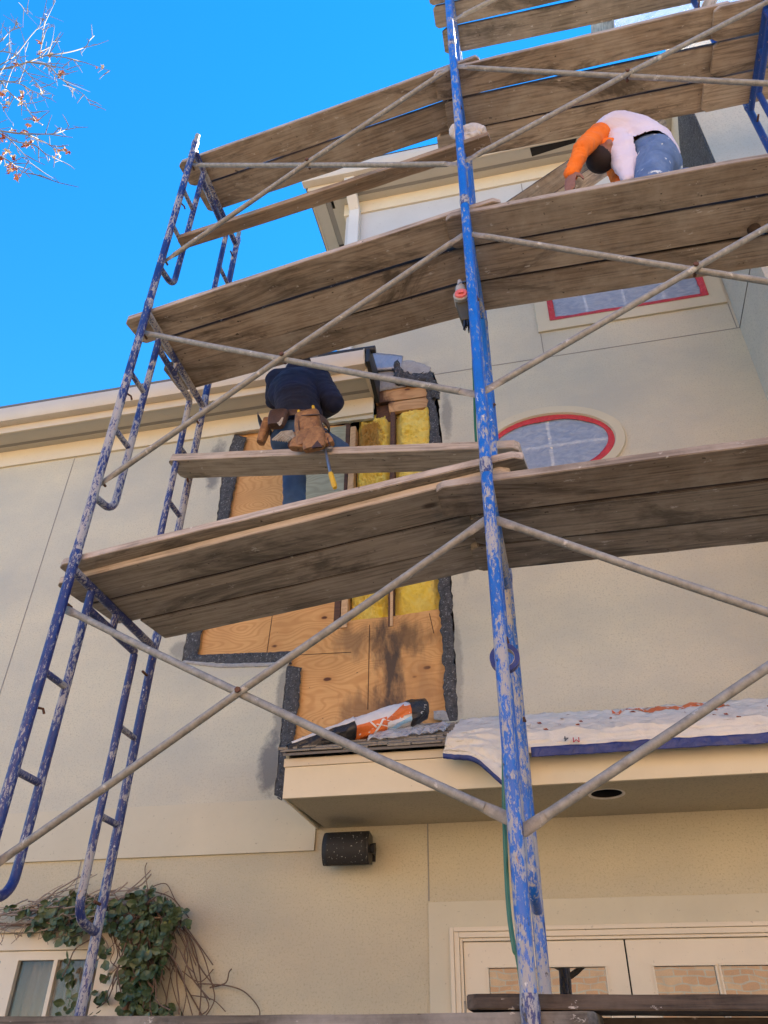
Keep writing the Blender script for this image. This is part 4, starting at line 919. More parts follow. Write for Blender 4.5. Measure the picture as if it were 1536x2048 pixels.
sg_ = [aty(*p) for p in ((553, 837, 3.55), (568, 837, 3.55), (564, 850, 3.55), (560, 854, 3.55), (555, 848, 3.55))]
obj('badge', MB().add([p+V((0, -.012, 0)) for p in sg_]+[p+V((0, -.008, 0)) for p in sg_], [(0,1,2,3,4), (9,8,7,6,5)]), 'rope_cloth', belt, smooth=False)
tm = aty(634, 888, 3.36); tri = [V((-.035,0,-.022)), V((.035,0,-.026)), V((0,0,.030))]
obj('badge', MB().add([tm+q for q in tri]+[tm+q+V((0,.01,0)) for q in tri], [(0,1,2),(5,4,3)]), 'leather_dark', belt, smooth=False)
rg = MB()
for i in range(7):
    a = aty(545+i*5, 880+i*.6, 3.60); b = aty(585+i*2, 862+i*3.2, 3.58); c = a.lerp(b, .5)+V((0,-.02,.012)); rg.tube([a, a.lerp(c, .6), c, b.lerp(c, .4), b], .007, 7)
tag(obj('rope', rg, 'rope_cloth'), 'pale striped rag bunched between the tool pouches of the man in navy', 'rag')
hm = thing('hammer', 'hammer with yellow grip hanging head-up from the brown pouch', 'hammer', aty(656, 905, 3.42))
h0, h1, h2 = aty(650, 898, 3.43), aty(661, 946, 3.42), aty(670, 976, 3.41)
obj('handle', MB().tube([h0, h1], [.009, .010], 10), 'tool_steel', hm); obj('grip', MB().tube([h1, h1.lerp(h2, .1), h1.lerp(h2, .8), h2], [.013, .016, .0165, .012], 12), 'yellow_tool', hm)
obj('head', MB().tube([h0+V((-.05,0,.012)), h0+V((-.02,0,.0)), h0+V((.045,0,-.0))], [.004, .012, .014], 10), 'tool_steel', hm)
for i, (u0, v0, u1, v1) in enumerate(((604, 850, 597, 821), (633, 845, 626, 812))):
    p, q = aty(u0, v0, 3.47), aty(u1, v1, 3.46); pp = thing('pliers', ['yellow handled tool standing in the left side of the brown pouch', 'yellow handled tool standing in the right side of the brown pouch'][i], 'tool', p)
    obj('handle', MB().tube([p, p.lerp(q, .7), q], [.010, .012, .009], 10), 'yellow_tool', pp); obj('jaw', MB().tube([p+V((0,0,-.04)), p], [.006, .008], 8), 'tool_steel', pp)
p, q = aty(527, 862, 3.66), aty(516, 830, 3.64)
kn = thing('utility_knife', 'dark folding tool sticking up at the left hip of the man in navy', 'tool', p)
obj('handle', MB().tube([p, p.lerp(q, .6), q], [.013, .014, .006], 10), 'black_plastic', kn); obj('blade', MB().tube([q, q+V((-.004, 0, .03))], [.005, .002], 6), 'tool_steel', kn)

# ---- man in orange sleeves, kneeling and bending to the left on the middle deck
man2 = thing('person', 'man kneeling in a white vest over orange sleeves and jeans, bending down to the left', 'person', (.95, 2.95, hz(2)+.04))
pel = aty(1302, 335, 3.02); sp1 = aty(1278, 297, 3.04); ch = aty(1234, 286, 3.03); neck = aty(1212, 298, 2.98); hd = aty(1211, 310, 2.93)
shn = aty(1198, 270, 2.88); shf = aty(1222, 282, 3.22); eln = aty(1163, 299, 2.80); wrn = aty(1142, 349, 2.84); elf = aty(1228, 330, 3.20); wrf = aty(1246, 378, 3.05)
ZD = hz(2)+.042
hn, hf = pel+V((.02, -.09, -.02)), pel+V((.02, .09, -.02)); kn_ = V((pel.x-.12, 2.86, ZD+.095)); kf = V((pel.x-.10, 3.08, ZD+.095)); an = aty(1372, 358, 2.92); af = V((kf.x+.43, kf.y, ZD+.07))
hs_ = (hd-neck).normalized()
body = [(pel, (.14, .16, .14)), (pel, .14, sp1, .13), (sp1, .13, ch, .14), (ch, (.17, .19, .12)), (ch, .12, neck, .062), (neck, .06, hd, .055), (hd, (.085, .078, .112), Matrix.Rotation(R_(20), 3, 'Y')),
        (hd+V((-.09,0,.015)), (.018,.014,.02)), (hd+V((.022,-.080,.0)), (.022,.014,.034)), (hd+V((-.01,.078,.0)), (.018,.012,.028)), (hd+V((-.075,0,.05)), (.02,.025,.01)),
        (shn, .062, eln, .045), (eln, .043, wrn, .027), (shf, .062, elf, .045), (elf, .043, wrf, .027), (shn, .07, shf, .07),
        (hn, .09, kn_, .06), (kn_, .058, an, .04), (hf, .09, kf, .06), (kf, .058, af, .04)]
hnd = hand(wrn, V((-.18, .02, -.9)), V((-.5, -.8, .1)), 1.06, .22, 1)
body += hnd+hand(wrf, (-.3, -.1, -.9), (-.4, -.8, 0), 1, .5, -1)
blob('body', body, 'skin', man2, .0085, 2)
dr = (wrn-eln).normalized()
sleeve = [(shn, .066, eln, .050), (eln, .048, wrn-dr*.02, .035), (wrn-dr*.03, .038, wrn-dr*.005, .039), (shf, .07, elf, .056), (elf, .055, wrf, .041), (shn, .06, shf, .06), (sp1+V((-.02,0,-.06)), (.12, .13, .09)), (neck+V((.0,0,.02)), (.075,.08,.07))]
blob('shirt', sleeve, 'shirt_orange', man2, .0095, 4, [((8, 8, 16), .008, 5), ((20, 20, 34), .004, 9)])
sp_l = [(aty(1207, 292, 2.97), .080, .10), (aty(1215, 284, 2.99), .098, .175), (aty(1229, 284, 3.00), .120, .195), (aty(1246, 286, 3.01), .135, .195), (aty(1264, 291, 3.02), .148, .195), (aty(1282, 300, 3.02), .158, .19), (aty(1296, 312, 3.02), .165, .19), (aty(1306, 328, 3.02), .168, .19)]
vest = []
for i in range(len(sp_l)-1):
    for k in range(3):
        f_ = k/3; c_ = sp_l[i][0].lerp(sp_l[i+1][0], f_); r_ = sp_l[i][1]*(1-f_)+sp_l[i+1][1]*f_; w_ = sp_l[i][2]*(1-f_)+sp_l[i+1][2]*f_; vest.append((c_, (r_, w_, r_)))
vest += [(aty(1234, 298, 2.93), .080, aty(1254, 360, 2.90), .022), (aty(1252, 300, 2.93), .085, aty(1262, 356, 2.90), .026), (aty(1238, 290, 2.95), .10, aty(1252, 326, 2.92), .055)]
blob('vest', vest, 'shirt_white', man2, .0095, 16, [((5, 12, 7), .009, 5), ((14, 26, 16), .003, 8)], cut=lambda p: p.x < pel.x-.10 or p.z > pel.z+.085-.9*max(0, p.x-pel.x-.06)+.25*max(0, pel.x-p.x))
jn = [(pel+V((.0,0,.06)), (.152, .172, .125)), (pel+V((.0,0,.0)), (.155, .172, .150)), (pel+V((.03,-.02,-.06)), (.14, .17, .14)), (hn, .115, kn_, .085), (kn_, .08, an, .058), (hf, .112, kf, .085), (kf, .08, af, .062)]
blob('jeans', jn, 'jeans_spattered', man2, .0095, 5, [((9, 9, 12), .007, 5), ((24, 24, 30), .003, 2)])
blob('boot', [(an, .05, an+V((.10, 0, -.02)), .045), (an+V((.10,0,-.02)), .045, an+V((.12, 0, -.14)), .035)], 'boot', man2, .009, 4)
blob('boot', [(af, .05, af+V((.10, 0, -.02)), .045), (af+V((.10,0,-.02)), .045, af+V((.12, 0, -.14)), .035)], 'boot', man2, .009, 4)
cpx = hd+V((-.035, 0, -.035)); cp_ = blob('cap', [(cpx, (.094, .086, .092)), (cpx+V((-.055, 0, .055)), (.085, .065, .014), Matrix.Rotation(R_(62), 3, 'Y'))], 'cap_dark', man2, .008, 3, cut=lambda p: (p-hd).dot(V((-.80, .1, -.60))) > .028)
blob('headband', [(hd+V((.01, 0, .035)), (.096, .088, .05))], 'shirt_orange', man2, .008, 3, [((30,30,30), .004, 2)])

# ------------------------------------------------------------------ small things on the scaffold
def crumple(name, fn, nu, nv, mat, parent=None, th=.003, **kw):
    return obj(name, MB().grid(fn, nu, nv), mat, parent, solid=th, **kw)
# blue tape roll hung on the pole
tc = V((MX+.008, MY+.055, aty(1008, 1318, 2.64).z)); rm = MB()
prof = [(.036, -.013), (.055, -.013), (.055, .013), (.036, .013)]
for i, (r0, y0) in enumerate(prof):
    r1, y1 = prof[(i+1) % 4]; rm.grid(lambda a, b, r0=r0, r1=r1, y0=y0, y1=y1: (tc.x+(r0+(r1-r0)*b)*math.cos(2*PI*a)*.98, tc.y+y0+(y1-y0)*b, tc.z+(r0+(r1-r0)*b)*math.sin(2*PI*a)), 40, 3)
tr_ = thing('tape_roll', 'roll of blue painter\'s tape hanging behind the middle front pole', 'tape roll', tc)
obj('tape', rm, 'tape_roll_blue' if 'tape_roll_blue' in MATS else 'tape_blue2' if 'tape_blue2' in MATS else 'tape_blue', tr_)
obj('core', MB().grid(lambda a, b: (tc.x+.0355*math.cos(2*PI*a), tc.y-.0135+.027*b, tc.z+.0355*math.sin(2*PI*a)), 40, 2), 'rope_cloth', tr_, solid=.002)
# hanging hand tool
g0 = aty(919, 562, 2.64); g1 = aty(922, 590, 2.64); g2 = aty(925, 606, 2.64); g3 = aty(938, 652, 2.64)
gt = thing('power_tool', 'dusty hand tool with red cap and dark body hanging left of the middle pole', 'power tool', g1)
obj('nozzle', MB().tube([g0+V((0,0,.005)), g0, g0.lerp(g1, .4), g0.lerp(g1, .45), g0.lerp(g1, .75), g1.lerp(g2, .3)], [.008, .011, .014, .024, .028, .021], 14), 'tool_grey', gt)
gb = g2+V((0, 0, .012))
obj('collar', MB().tube([gb+V((0,-.05,0)), gb+V((0,-.045,0)), gb+V((0,.02,0))], [.036, .041, .040], 20), 'tool_grey', gt)
obj('cap', MB().tube([gb+V((0,-.058,0)), gb+V((0,-.049,0))], [.030, .034], 20).box(tuple(gb+V((-.012,-.068,-.010))), tuple(gb+V((.014,-.057,.012)))), 'tool_red', gt, bevel=.001)
bmx = MB(); rtube(bmx, [g2+V((0,0,-.012)), g2.lerp(g3, .5), g3+V((0,0,.03))], .034, .026)
obj('body', bmx, 'tool_olive', gt, bevel=.006, smooth=False)
bs = MB()
for i in range(26):
    p = g3+V((random.uniform(-.03, .03), random.uniform(-.02, .02), .035)); bs.tube([p, p+V((random.uniform(-.008,.012), random.uniform(-.01,.01), -random.uniform(.03, .075)))], [.006, .003], 5)
obj('brush', bs, 'black_plastic', gt)
obj('hook', MB().tube([g0.lerp(g1, .5)+V((-.03,0,-.005)), g0.lerp(g1, .5)+V((.0,-.03,.004)), g0.lerp(g1,.5)+V((.06,-.03,.012))], .0025, 6), 'tool_steel', gt)
# white cap / cloth hung on the rail board
hb = aty(930, 262, 2.79)
cl_ = blob('cloth', [(hb+V((-.055, 0, .02)), (.045, .03, .075)), (hb+V((.03, .02, .015)), (.09, .035, .06)), (hb+V((.0, .02, -.08)), (.05, .03, .07)), (hb+V((.09, .02, -.01)), (.05, .03, .03)), (hb+V((.05,.0,-.075)), (.05,.02,.02))], 'cap_white', None, .008, 4, [((25,25,25), .010, 3), ((50,50,50), .003, 4)])
tag(cl_, 'crumpled off-white cloth cap hung behind the middle pole at the rail board', 'cap')
# green hose
def spline(pts, n=8):
    out = []; P_ = [pts[0]]+list(pts)+[pts[-1]]
    for i in range(1, len(P_)-2):
        a, b, c, d = map(Vector, P_[i-1:i+3])
        for k in range(n):
            t_ = k/n; out.append(.5*((2*b)+(c-a)*t_+(2*a-5*b+4*c-d)*t_*t_+(3*b-a-3*c+d)*t_**3))
    out.append(Vector(pts[-1])); return out
hp = [aty(945, 690, 3.50), aty(948, 770, 3.50), aty(954, 905, 3.50), aty(985, 1160, 3.49), aty(1003, 1400, 3.0), aty(1007, 1480, 2.72), aty(1009, 1640, 2.70), aty(1016, 1800, 2.69), aty(1028, 1895, 2.68), aty(1046, 1985, 2.68), V((-.15, 2.68, -.6)), V((-.05, 2.6, GZ+.02)), V((.6, 2.2, GZ+.02))]
tag(obj('hose', MB().tube(spline(hp), .0075, 10), 'hose_green'), 'thin green hose trailing down beside the tall middle pole', 'hose')
# ------------------------------------------------------------------ speaker
s0, s1 = w(648, 1662), w(738, 1722); sy = WY-.11
cx, cz, wd_, ht_ = (s0[0]+s1[0])/2-.012, 1.085, .255, .17
cx = aty(692, 1690, WY-.14).x
spk = thing('speaker', 'black dust-speckled loudspeaker mounted on its side under the canopy', 'speaker', (cx, WY, 1.0))
zc = aty(692, 1693, WY-.17).z; W2_, H2_ = .128, .088
def spf(a, b): 
    th = (a-.5)*R_(80); return (cx-W2_+2*W2_*b, WY-.128-.045*(math.cos(th)-math.cos(R_(40)))/(1-math.cos(R_(40))), zc+H2_*math.sin(th)/math.sin(R_(40)))
obj('grille', MB().grid(spf, 20, 10), 'speaker_grille', spk, solid=.004)
bx_ = MB(); bx_.prism_x([(WY-.128, zc-H2_), (WY-.045, zc-H2_*.85), (WY-.045, zc+H2_*.85), (WY-.128, zc+H2_)], cx-W2_, cx+W2_)
obj('cabinet', bx_, 'black_plastic', spk, smooth=False, bevel=.004)
ec = MB()
for x_, d_ in ((cx-W2_-.006, .008), (cx+W2_-.002, .008)): ec.prism_x([spf(i/12, 0)[1:] for i in range(13)]+[(WY-.05, zc+H2_*.86), (WY-.05, zc-H2_*.86)], x_, x_+d_)
obj('end_cap', ec, 'black_plastic', spk, smooth=False)
obj('bracket', MB().box((cx+W2_+.008, WY-.10, zc-.02), (cx+W2_+.014, WY-.001, zc+.02)).box((cx+W2_+.014, WY-.012, zc-.05), (cx+W2_-.04, WY-.001, zc+.05)), 'black_plastic', spk, smooth=False)
obj('knob', MB().tube([(cx+W2_+.005, WY-.10, zc), (cx+W2_+.034, WY-.10, zc)], .024, 10), 'black_plastic', spk, smooth=False)

# ------------------------------------------------------------------ tarp on the canopy
def tarp_edge(x):      # where the front edge hangs
    return 0
txl, txr = aty(893, 1480, 4.02).x, 4.0
def tf(a, b):
    x = txl+(txr-txl)*a**1.25; s_ = b
    L = .80+.03*nz3((x*3, 0, 0), 1)
    if s_ < .72:
        y = WY-.06-(WY-.06-3.985)*(s_/.72); z_ = roofz(y)+.018+.030*abs(nz3((x*1.5, y*2, 1), 4))+.020*nz3((x, y*3, 2), 9)+.012*abs(nz3((x*2, y*5, 2), 14))
    else:
        f_ = (s_-.72)/.28; y = 3.985-.028*math.sin(f_*PI*.5)-.008*nz3((x, f_, 3), 7); z_ = roofz(3.985)+.012-.10*f_+.012*abs(nz3((x*3, 0, 1), 4))*(1-f_)
    return (x, y, z_)
tarp = obj('tarp', MB().grid(tf, 220, 60), 'tarp_white', None, solid=.003)
tag(tarp, 'white plastic tarp with faded print lying along the canopy roof', 'tarp')
obj('hem_tape', MB().grid(lambda a, b: (lambda x: (x, 3.953-.006*abs(nz3((x*2, b*.3, 0), 9))-.003, roofz(3.985)-.062+.006*nz3((x, 0, 5), 3)-.050*b+.006*nz3((x, b, 2), 14)))(aty(1062, 1500, 3.95).x+3.9*a), 160, 6), 'tape_blue', tarp, solid=.002)
c0, c1, c2, c3 = aty(886, 1508, 3.93), aty(1012, 1568, 3.86), aty(1055, 1500, 3.94), aty(905, 1465, 4.02)
ctop = aty(1062, 1448, 4.10)
def cf(a, b):   # hanging corner: a along the free edge, b up to the roof
    e = c0.lerp(c1, a*1.0) if a < .72 else c0.lerp(c1, .72).lerp(c2+V((0,-.01,-.05)), (a-.72)/.28) if False else c0.lerp(c1, a)
    e = e+V((0, 0, .028*math.sin(PI*a)*1.6)); top = c3.lerp(ctop, a)
    p = e.lerp(top, b); p = p+V((0, -.045*math.sin(PI*b)*(1-.3*a)-.016*nz3((p.x, b, 0), 9)-.012*abs(nz3((p.x*2, b*2, 3), 13)), .014*nz3((p.x, b, 5), 8)))
    return p
obj('corner_flap', MB().grid(cf, 50, 30).grid(lambda a, b: c1.lerp(c2, a).lerp(ctop, b)+V((0, -.01-.03*math.sin(PI*b)*math.sin(PI*a)-.008*nz3((a*3, b*3, 0), 3), 0)), 20, 20), 'tarp_white', tarp, solid=.003)
obj('hem_tape', MB().grid(lambda a, b: V(cf(a, 0))+V((0, -.004+.01*b, .004-.024*b)), 40, 2), 'tape_blue', tarp, solid=.002)
obj('print_patch', MB().grid(lambda a, b: (lambda q: (q[0], q[1], q[2]+.004))(tf((aty(1175+190*a, 1440, 4.3).x-txl)/(txr-txl), 0) if False else tf(max(0, (.30+.62*a-txl+.02*nz3((a*5,b,0),2))/(txr-txl))**.8, .12+.12*b+.05*nz3((a*4, 0, b), 3))), 40, 6), 'flapper_dim' if 'flapper_dim' in MATS else 'flapper', tarp)
def text_mesh(name, s, size, mat, M, parent):
    cu = bpy.data.curves.new(name, 'FONT'); cu.body = s; cu.size = size; cu.extrude = .0004; co = bpy.data.objects.new('t', cu); COL.objects.link(co)
    me = bpy.data.meshes.new_from_object(co.evaluated_get(bpy.context.evaluated_depsgraph_get())); bpy.data.objects.remove(co)
    mb = MB(); mb.add([M @ v.co for v in me.vertices], [tuple(p.vertices) for p in me.polygons]); bpy.data.meshes.remove(me)
    return obj(name, mb, mat, parent, smooth=False)
for s_, (u, v_), sz, mt in (('4', (1137, 1474), .050, 'black_plastic'), ('M', (1160, 1476), .050, 'tape_red')):
    o_ = aty(u, v_, 3.962); M = Matrix.Translation(o_+V((0, -.012, 0))) @ Matrix.Rotation(R_(62), 4, 'X') @ Matrix.Rotation(R_(178), 4, 'Z')
    text_mesh('printing', s_, sz, mt, M, tarp)
# leaf litter on the tarp
lt_ = MB()
for i in range(46):
    a = random.uniform(.1, .75); b = random.uniform(.05, .7); p = V(tf(a, b))+V((0, 0, .008)); r_ = random.uniform(.004, .013); an_ = random.uniform(0, 6)
    lt_.add([p+V((r_*math.cos(an_+k*1.57)*(1 if k % 2 else 1.8), r_*math.sin(an_+k*1.57), .002*k)) for k in range(4)], [(0,1,2,3)])
tag(obj('leaf_litter', lt_, 'leaf_rust', smooth=False), 'scattered dry leaf bits lying on the white tarp', 'leaf litter', kind='stuff')
# paper sack / house wrap roll on the canopy roof, left of the tarp
b0, b1 = aty(577, 1500, 4.12), aty(850, 1418, 4.40)
ax = (b1-b0).normalized(); upv_ = V((0, -.35, 1)).normalized(); sdv = ax.cross(upv_).normalized()
def bagf(a, b, r=1.0):
    c = b0.lerp(b1, a); rr = (.045+.068*min(1, a*1.6))*r*(1-.25*max(0, a-.9)/.1); th = 2*PI*b
    rr *= 1+.20*nz3((a*4, math.cos(th), math.sin(th)), 1.6, 2)+.10*nz3((a*10, math.cos(th)*2, math.sin(th)*2), 2, 5)+.07*abs(nz3((a*16, math.cos(th)*3, math.sin(th)*3), 2, 8))
    return c+sdv*rr*math.cos(th)*.9+upv_*(rr*math.sin(th)*.66)
def sec(a0, a1, bs0=0, bs1=1, r=1.0, nu=30, nv=36):
    return MB().grid(lambda a, b: bagf(a0+(a1-a0)*a, bs0+(bs1-bs0)*b, r), nu, nv)
sack = thing('sack', 'long crumpled black, white and orange wrapper lying on the canopy shingles', 'sack', b0)
obj('wrapper', sec(.0, .995), 'bag_print', sack)
obj('black_cover', sec(-.01, .46, 0, 1, 1.05), 'bag_black', sack, solid=.002)
obj('white_edge', sec(.02, .47, .15, .30, 1.075, 30, 6), 'bag_print', sack, solid=.002)
ec_ = sec(.86, 1.0, 0, 1, 1.06, 10); q = [bagf(1.0, k/36, 1.06) for k in range(36)]; ec_.add(q, [tuple(range(36))]); obj('black_end', ec_, 'bag_black', sack)
fb = .0   # camera-facing band centre (angle fraction)
obj('orange_print', sec(.46, .68, fb-.20, fb+.05, 1.03, 14, 10), 'bag_orange', sack)
op = MB(); op.grid(lambda a, b: bagf(.64+.16*a+.02*b, fb-.02+(.02+.15*a)*b, 1.035), 14, 8); op.grid(lambda a, b: bagf(.80+.07*a, fb+.0+(.13-.03*a)*b, 1.035), 6, 6)
obj('orange_print', op, 'bag_orange', sack)
st_m = MB()
for (a0, q0, a1, q1, wd2) in ((.585, -.02, .655, .13, .018), (.60, .09, .70, .015, .016), (.64, .13, .72, .06, .014), (.67, -.05, .74, .04, .014), (.56, .14, .60, .05, .013)):
    st_m.grid(lambda a, b, a0=a0, q0=q0, a1=a1, q1=q1, wd2=wd2: bagf(a0+(a1-a0)*a+wd2*(b-.5), fb+q0-.09+(q1-q0)*a, 1.045), 8, 2)
obj('white_print', st_m, 'bag_print', sack)
obj('blue_print', MB().grid(lambda a, b: bagf(.68+.18*a, fb-.15+.07*a+.055*b, 1.04), 12, 5), 'bag_blue', sack)
tm_ = Matrix.Translation(bagf(.955, fb+.01, 1.12)+V((-.012, -.006, -.035))) @ Matrix.Rotation(R_(75), 4, 'X') @ Matrix.Rotation(R_(70), 4, 'Z')
text_mesh('printing', 'A \\ M', .030, 'downspout_paint', tm_, sack)
k0, k1 = aty(735, 1478, 4.10), aty(888, 1456, 4.25)
pls = crumple('plastic_sheet', lambda a, b: (lambda p: V((p.x, p.y, roofz(p.y)+.02))+V((0, -.02*abs(nz3((a*3, b*2, 1), 2)), .045*abs(nz3((a*4, b*3, 2), 1.5))+.05*b*(1-a*.3)*math.sin(PI*min(1, a*1.2+.1)))))(k0.lerp(k1, a)+V((0, .30*b*(1-.1*a), 0))), 60, 30, 'clear_plastic')
tag(pls, 'crumpled translucent plastic sheet tucked beside the orange and white wrapper', 'plastic sheet')
# plastic sheeting above at the top right
sheet = crumple('plastic_sheet', lambda a, b: (lambda p: p+V((0, .05*nz3((a*6, b*2, 0), 1.5)+.03*abs(nz3((a*12, b*2, 4), 1.5)), 0)))(aty(1225+420*a, 100-130*b-20*a, 3.72)), 60, 20, 'clear_plastic')
tag(sheet, 'translucent plastic sheeting hanging against the sky at the top right', 'plastic sheet')

# ------------------------------------------------------------------ vine over the lower left window
def inpoly(x, y, P_):
    c = False; j = len(P_)-1
    for i in range(len(P_)):
        if (P_[i][1] > y) != (P_[j][1] > y) and x < (P_[j][0]-P_[i][0])*(y-P_[i][1])/(P_[j][1]-P_[i][1])+P_[i][0]: c = not c
        j = i
    return c
rv = random.Random(11)
vine = thing('vine', 'evergreen vine with trailing bare stems climbing over the lower left window', 'vine', (-2.7, WY, GZ))
stem, dry, fol = MB(), MB(), MB()
def vpt(u, v, d): return aty(u, v, WY-d)
stem.tube(spline([V((-2.62, WY-.05, GZ)), V((-2.66, WY-.07, -.9)), V((-2.60, WY-.06, -.2)), vpt(268, 1960, .07), vpt(290, 1860, .07), vpt(297, 1780, .05)]), [.018]*48+[.012], 8)
stem.tube(spline([V((-2.52, WY-.05, GZ)), V((-2.5, WY-.07, -.6)), vpt(300, 1990, .08), vpt(270, 1880, .08), vpt(150, 1830, .10), vpt(40, 1850, .10), vpt(-60, 1840, .10)]), .009, 7)
for i in range(60):                     # woody tangle in the hanging mass
    u0 = rv.gauss(290, 26); v0 = rv.uniform(1785, 1850); pts = []; u, v_ = u0, v0; d_ = rv.uniform(.03, .17)
    for k in range(rv.randint(4, 8)): pts.append(vpt(u, v_, d_+rv.uniform(-.02, .02))); u += rv.gauss((u-290)*.10, 12); v_ += rv.uniform(15, 42)
    stem.tube(spline(pts, 4), rv.uniform(.0022, .0045), 5)
for i in range(85):                     # dry tangle along the window head
    u = rv.uniform(-40, 230); v_ = 1838-.12*u+rv.gauss(0, 12); pts = []; dv = rv.gauss(-2, 6)
    for k in range(rv.randint(3, 6)): pts.append(vpt(u, v_, rv.uniform(.05, .18))); u += rv.uniform(14, 34); v_ += dv+rv.gauss(0, 7)
    dry.tube(spline(pts, 4), rv.uniform(.002, .005), 5)
for i in range(26):
    u = rv.uniform(0, 230); v_ = 1845-.1*u; pts = []
    for k in range(4): pts.append(vpt(u, v_, .12)); u += rv.gauss(-6, 12); v_ += rv.uniform(8, 22)
    dry.tube(spline(pts, 4), .002, 5)
for tr_p in ([(330,1800),(368,1860),(392,1950),(420,2010),(388,2040)], [(340,1840),(352,1900),(340,1960),(330,2040)], [(345,1835),(385,1880),(402,1960),(398,2040)], [(350,1850),(372,1905),(366,1960),(385,2030)],
             [(330,1850),(345,1920),(372,1980),(360,2045)], [(360,1850),(398,1900),(425,1960),(427,2000),(405,2045)], [(372,1858),(405,1900),(424,1930)], [(400,1968),(450,1967),(480,1980),(505,2000),(519,2025),(518,2045)],
             [(420,1972),(450,1965),(458,1945),(462,1940)], [(300,1775),(330,1772),(350,1800),(372,1835)], [(310,1782),(345,1800),(380,1835)], [(335,1900),(360,1950),(400,2020),(410,2045)], [(380,1990),(425,1998),(450,2025)],
             [(318,1900),(322,1960),(332,2000),(318,2045)], [(355,1890),(338,1940),(348,2000),(372,2045)], [(365,1940),(400,1965),(425,1940)], [(296,1776),(293,1742),(294,1722)]):
    pts = [vpt(u+rv.gauss(0, 2), v_+rv.gauss(0, 2), rv.uniform(.015, .06)) for u, v_ in tr_p]; stem.tube(spline(pts, 7), rv.uniform(.0024, .0042), 6)
def leaf(mb, p, L, ang, tilt, rnd):
    q = Matrix.Rotation(ang, 3, 'Y') @ Matrix.Rotation(tilt, 3, 'X') @ Matrix.Rotation(rnd.gauss(0, .6), 3, 'Z'); W = L*rnd.uniform(.30, .40)
    pr = [(0,0,0), (-W*.8,.0,-L*.3), (-W,.0,-L*.55), (-W*.55,0,-L*.85), (0,0,-L), (W*.55,0,-L*.85), (W,0,-L*.55), (W*.8,0,-L*.3), (0,W*.3,-L*.45)]
    mb.add([p+q @ V(a) for a in pr], [(8,0,1),(8,1,2),(8,2,3),(8,3,4),(8,4,5),(8,5,6),(8,6,7),(8,7,0)])
A1 = [(230,1805),(262,1785),(300,1770),(335,1790),(372,1830),(388,1838),(378,1850),(345,1840),(340,1880),(330,1930),(300,1955),(262,1930),(245,1870),(212,1850),(205,1825)]
A2 = [(0,1815),(60,1812),(115,1795),(165,1785),(195,1800),(190,1850),(160,1880),(120,1875),(60,1850),(60,1830),(100,1830)]
A3 = [(255,1930),(305,1935),(310,1985),(300,2045),(245,2045),(240,2000)]
A4 = [(315,2005),(365,2000),(362,2045),(240,2045),(300,2010)]
A5 = [(120,1920),(150,1915),(155,2000),(150,2045),(118,2045),(135,1990)]
A6 = [(190,1860),(230,1850),(225,1960),(205,2045),(180,2045),(200,1950)]
for A_, n_, dmax in ((A1, 640, .22), (A2, 300, .19), (A3, 230, .15), (A4, 60, .12), (A5, 34, .12), (A6, 42, .12)):
    k = 0; us = [p[0] for p in A_]; vs2 = [p[1] for p in A_]
    while k < n_:
        u, v_ = rv.uniform(min(us)-6, max(us)+6), rv.uniform(min(vs2)-6, max(vs2)+6)
        if not inpoly(u, v_, A_): continue
        if noise.noise(V((u*.045, v_*.045, 3))) < -.04 and rv.random() < .85: continue
        leaf(fol, vpt(u, v_, rv.uniform(.03, dmax)), rv.uniform(.028, .074), rv.gauss(0, .9), rv.gauss(-.35, .5), rv); k += 1
obj('stem', stem, 'vine_stem', vine, recalc=False); obj('dry_stem', dry, 'vine_dry', vine, recalc=False); obj('foliage', fol, 'vine_leaf', vine, smooth=False, recalc=False)

# ------------------------------------------------------------------ bare tree reaching in at the top left
rt_ = random.Random(5)
tree = thing('tree', 'nearly bare tree whose sunlit twigs and few orange leaves reach in at the top left', 'tree', (-9.5, 1.2, GZ))
trunk = MB(); tp_ = spline([V((-9.5, 1.2, GZ-.1)), V((-9.45, 1.3, 1.0)), V((-9.3, 1.5, 3.5)), V((-9.0, 1.9, 5.2))]); trunk.tube(tp_, [.20-.10*i/(len(tp_)-1) for i in range(len(tp_))], 14)
obj('trunk', trunk, 'bark', tree)
TY = 3.0
def tp(x, y, dy=0): return aty(x/5.388, y/5.388, TY+dy)
br_ = MB(); tw = MB(); lv = [MB(), MB(), MB()]
roots = {0: tp(-420, 830), 1: tp(-420, 1000), 2: tp(-420, 1500)}
limb0 = V((-9.0, 1.9, 5.2))
for k, r in roots.items():
    pts = spline([limb0, limb0.lerp(r, .4)+V((0, .1, .3-.3*k)), limb0.lerp(r, .75)+V((0, 0, .15)), r], 6); br_.tube(pts, [.085-.06*i/(len(pts)-1) for i in range(len(pts))], 10)
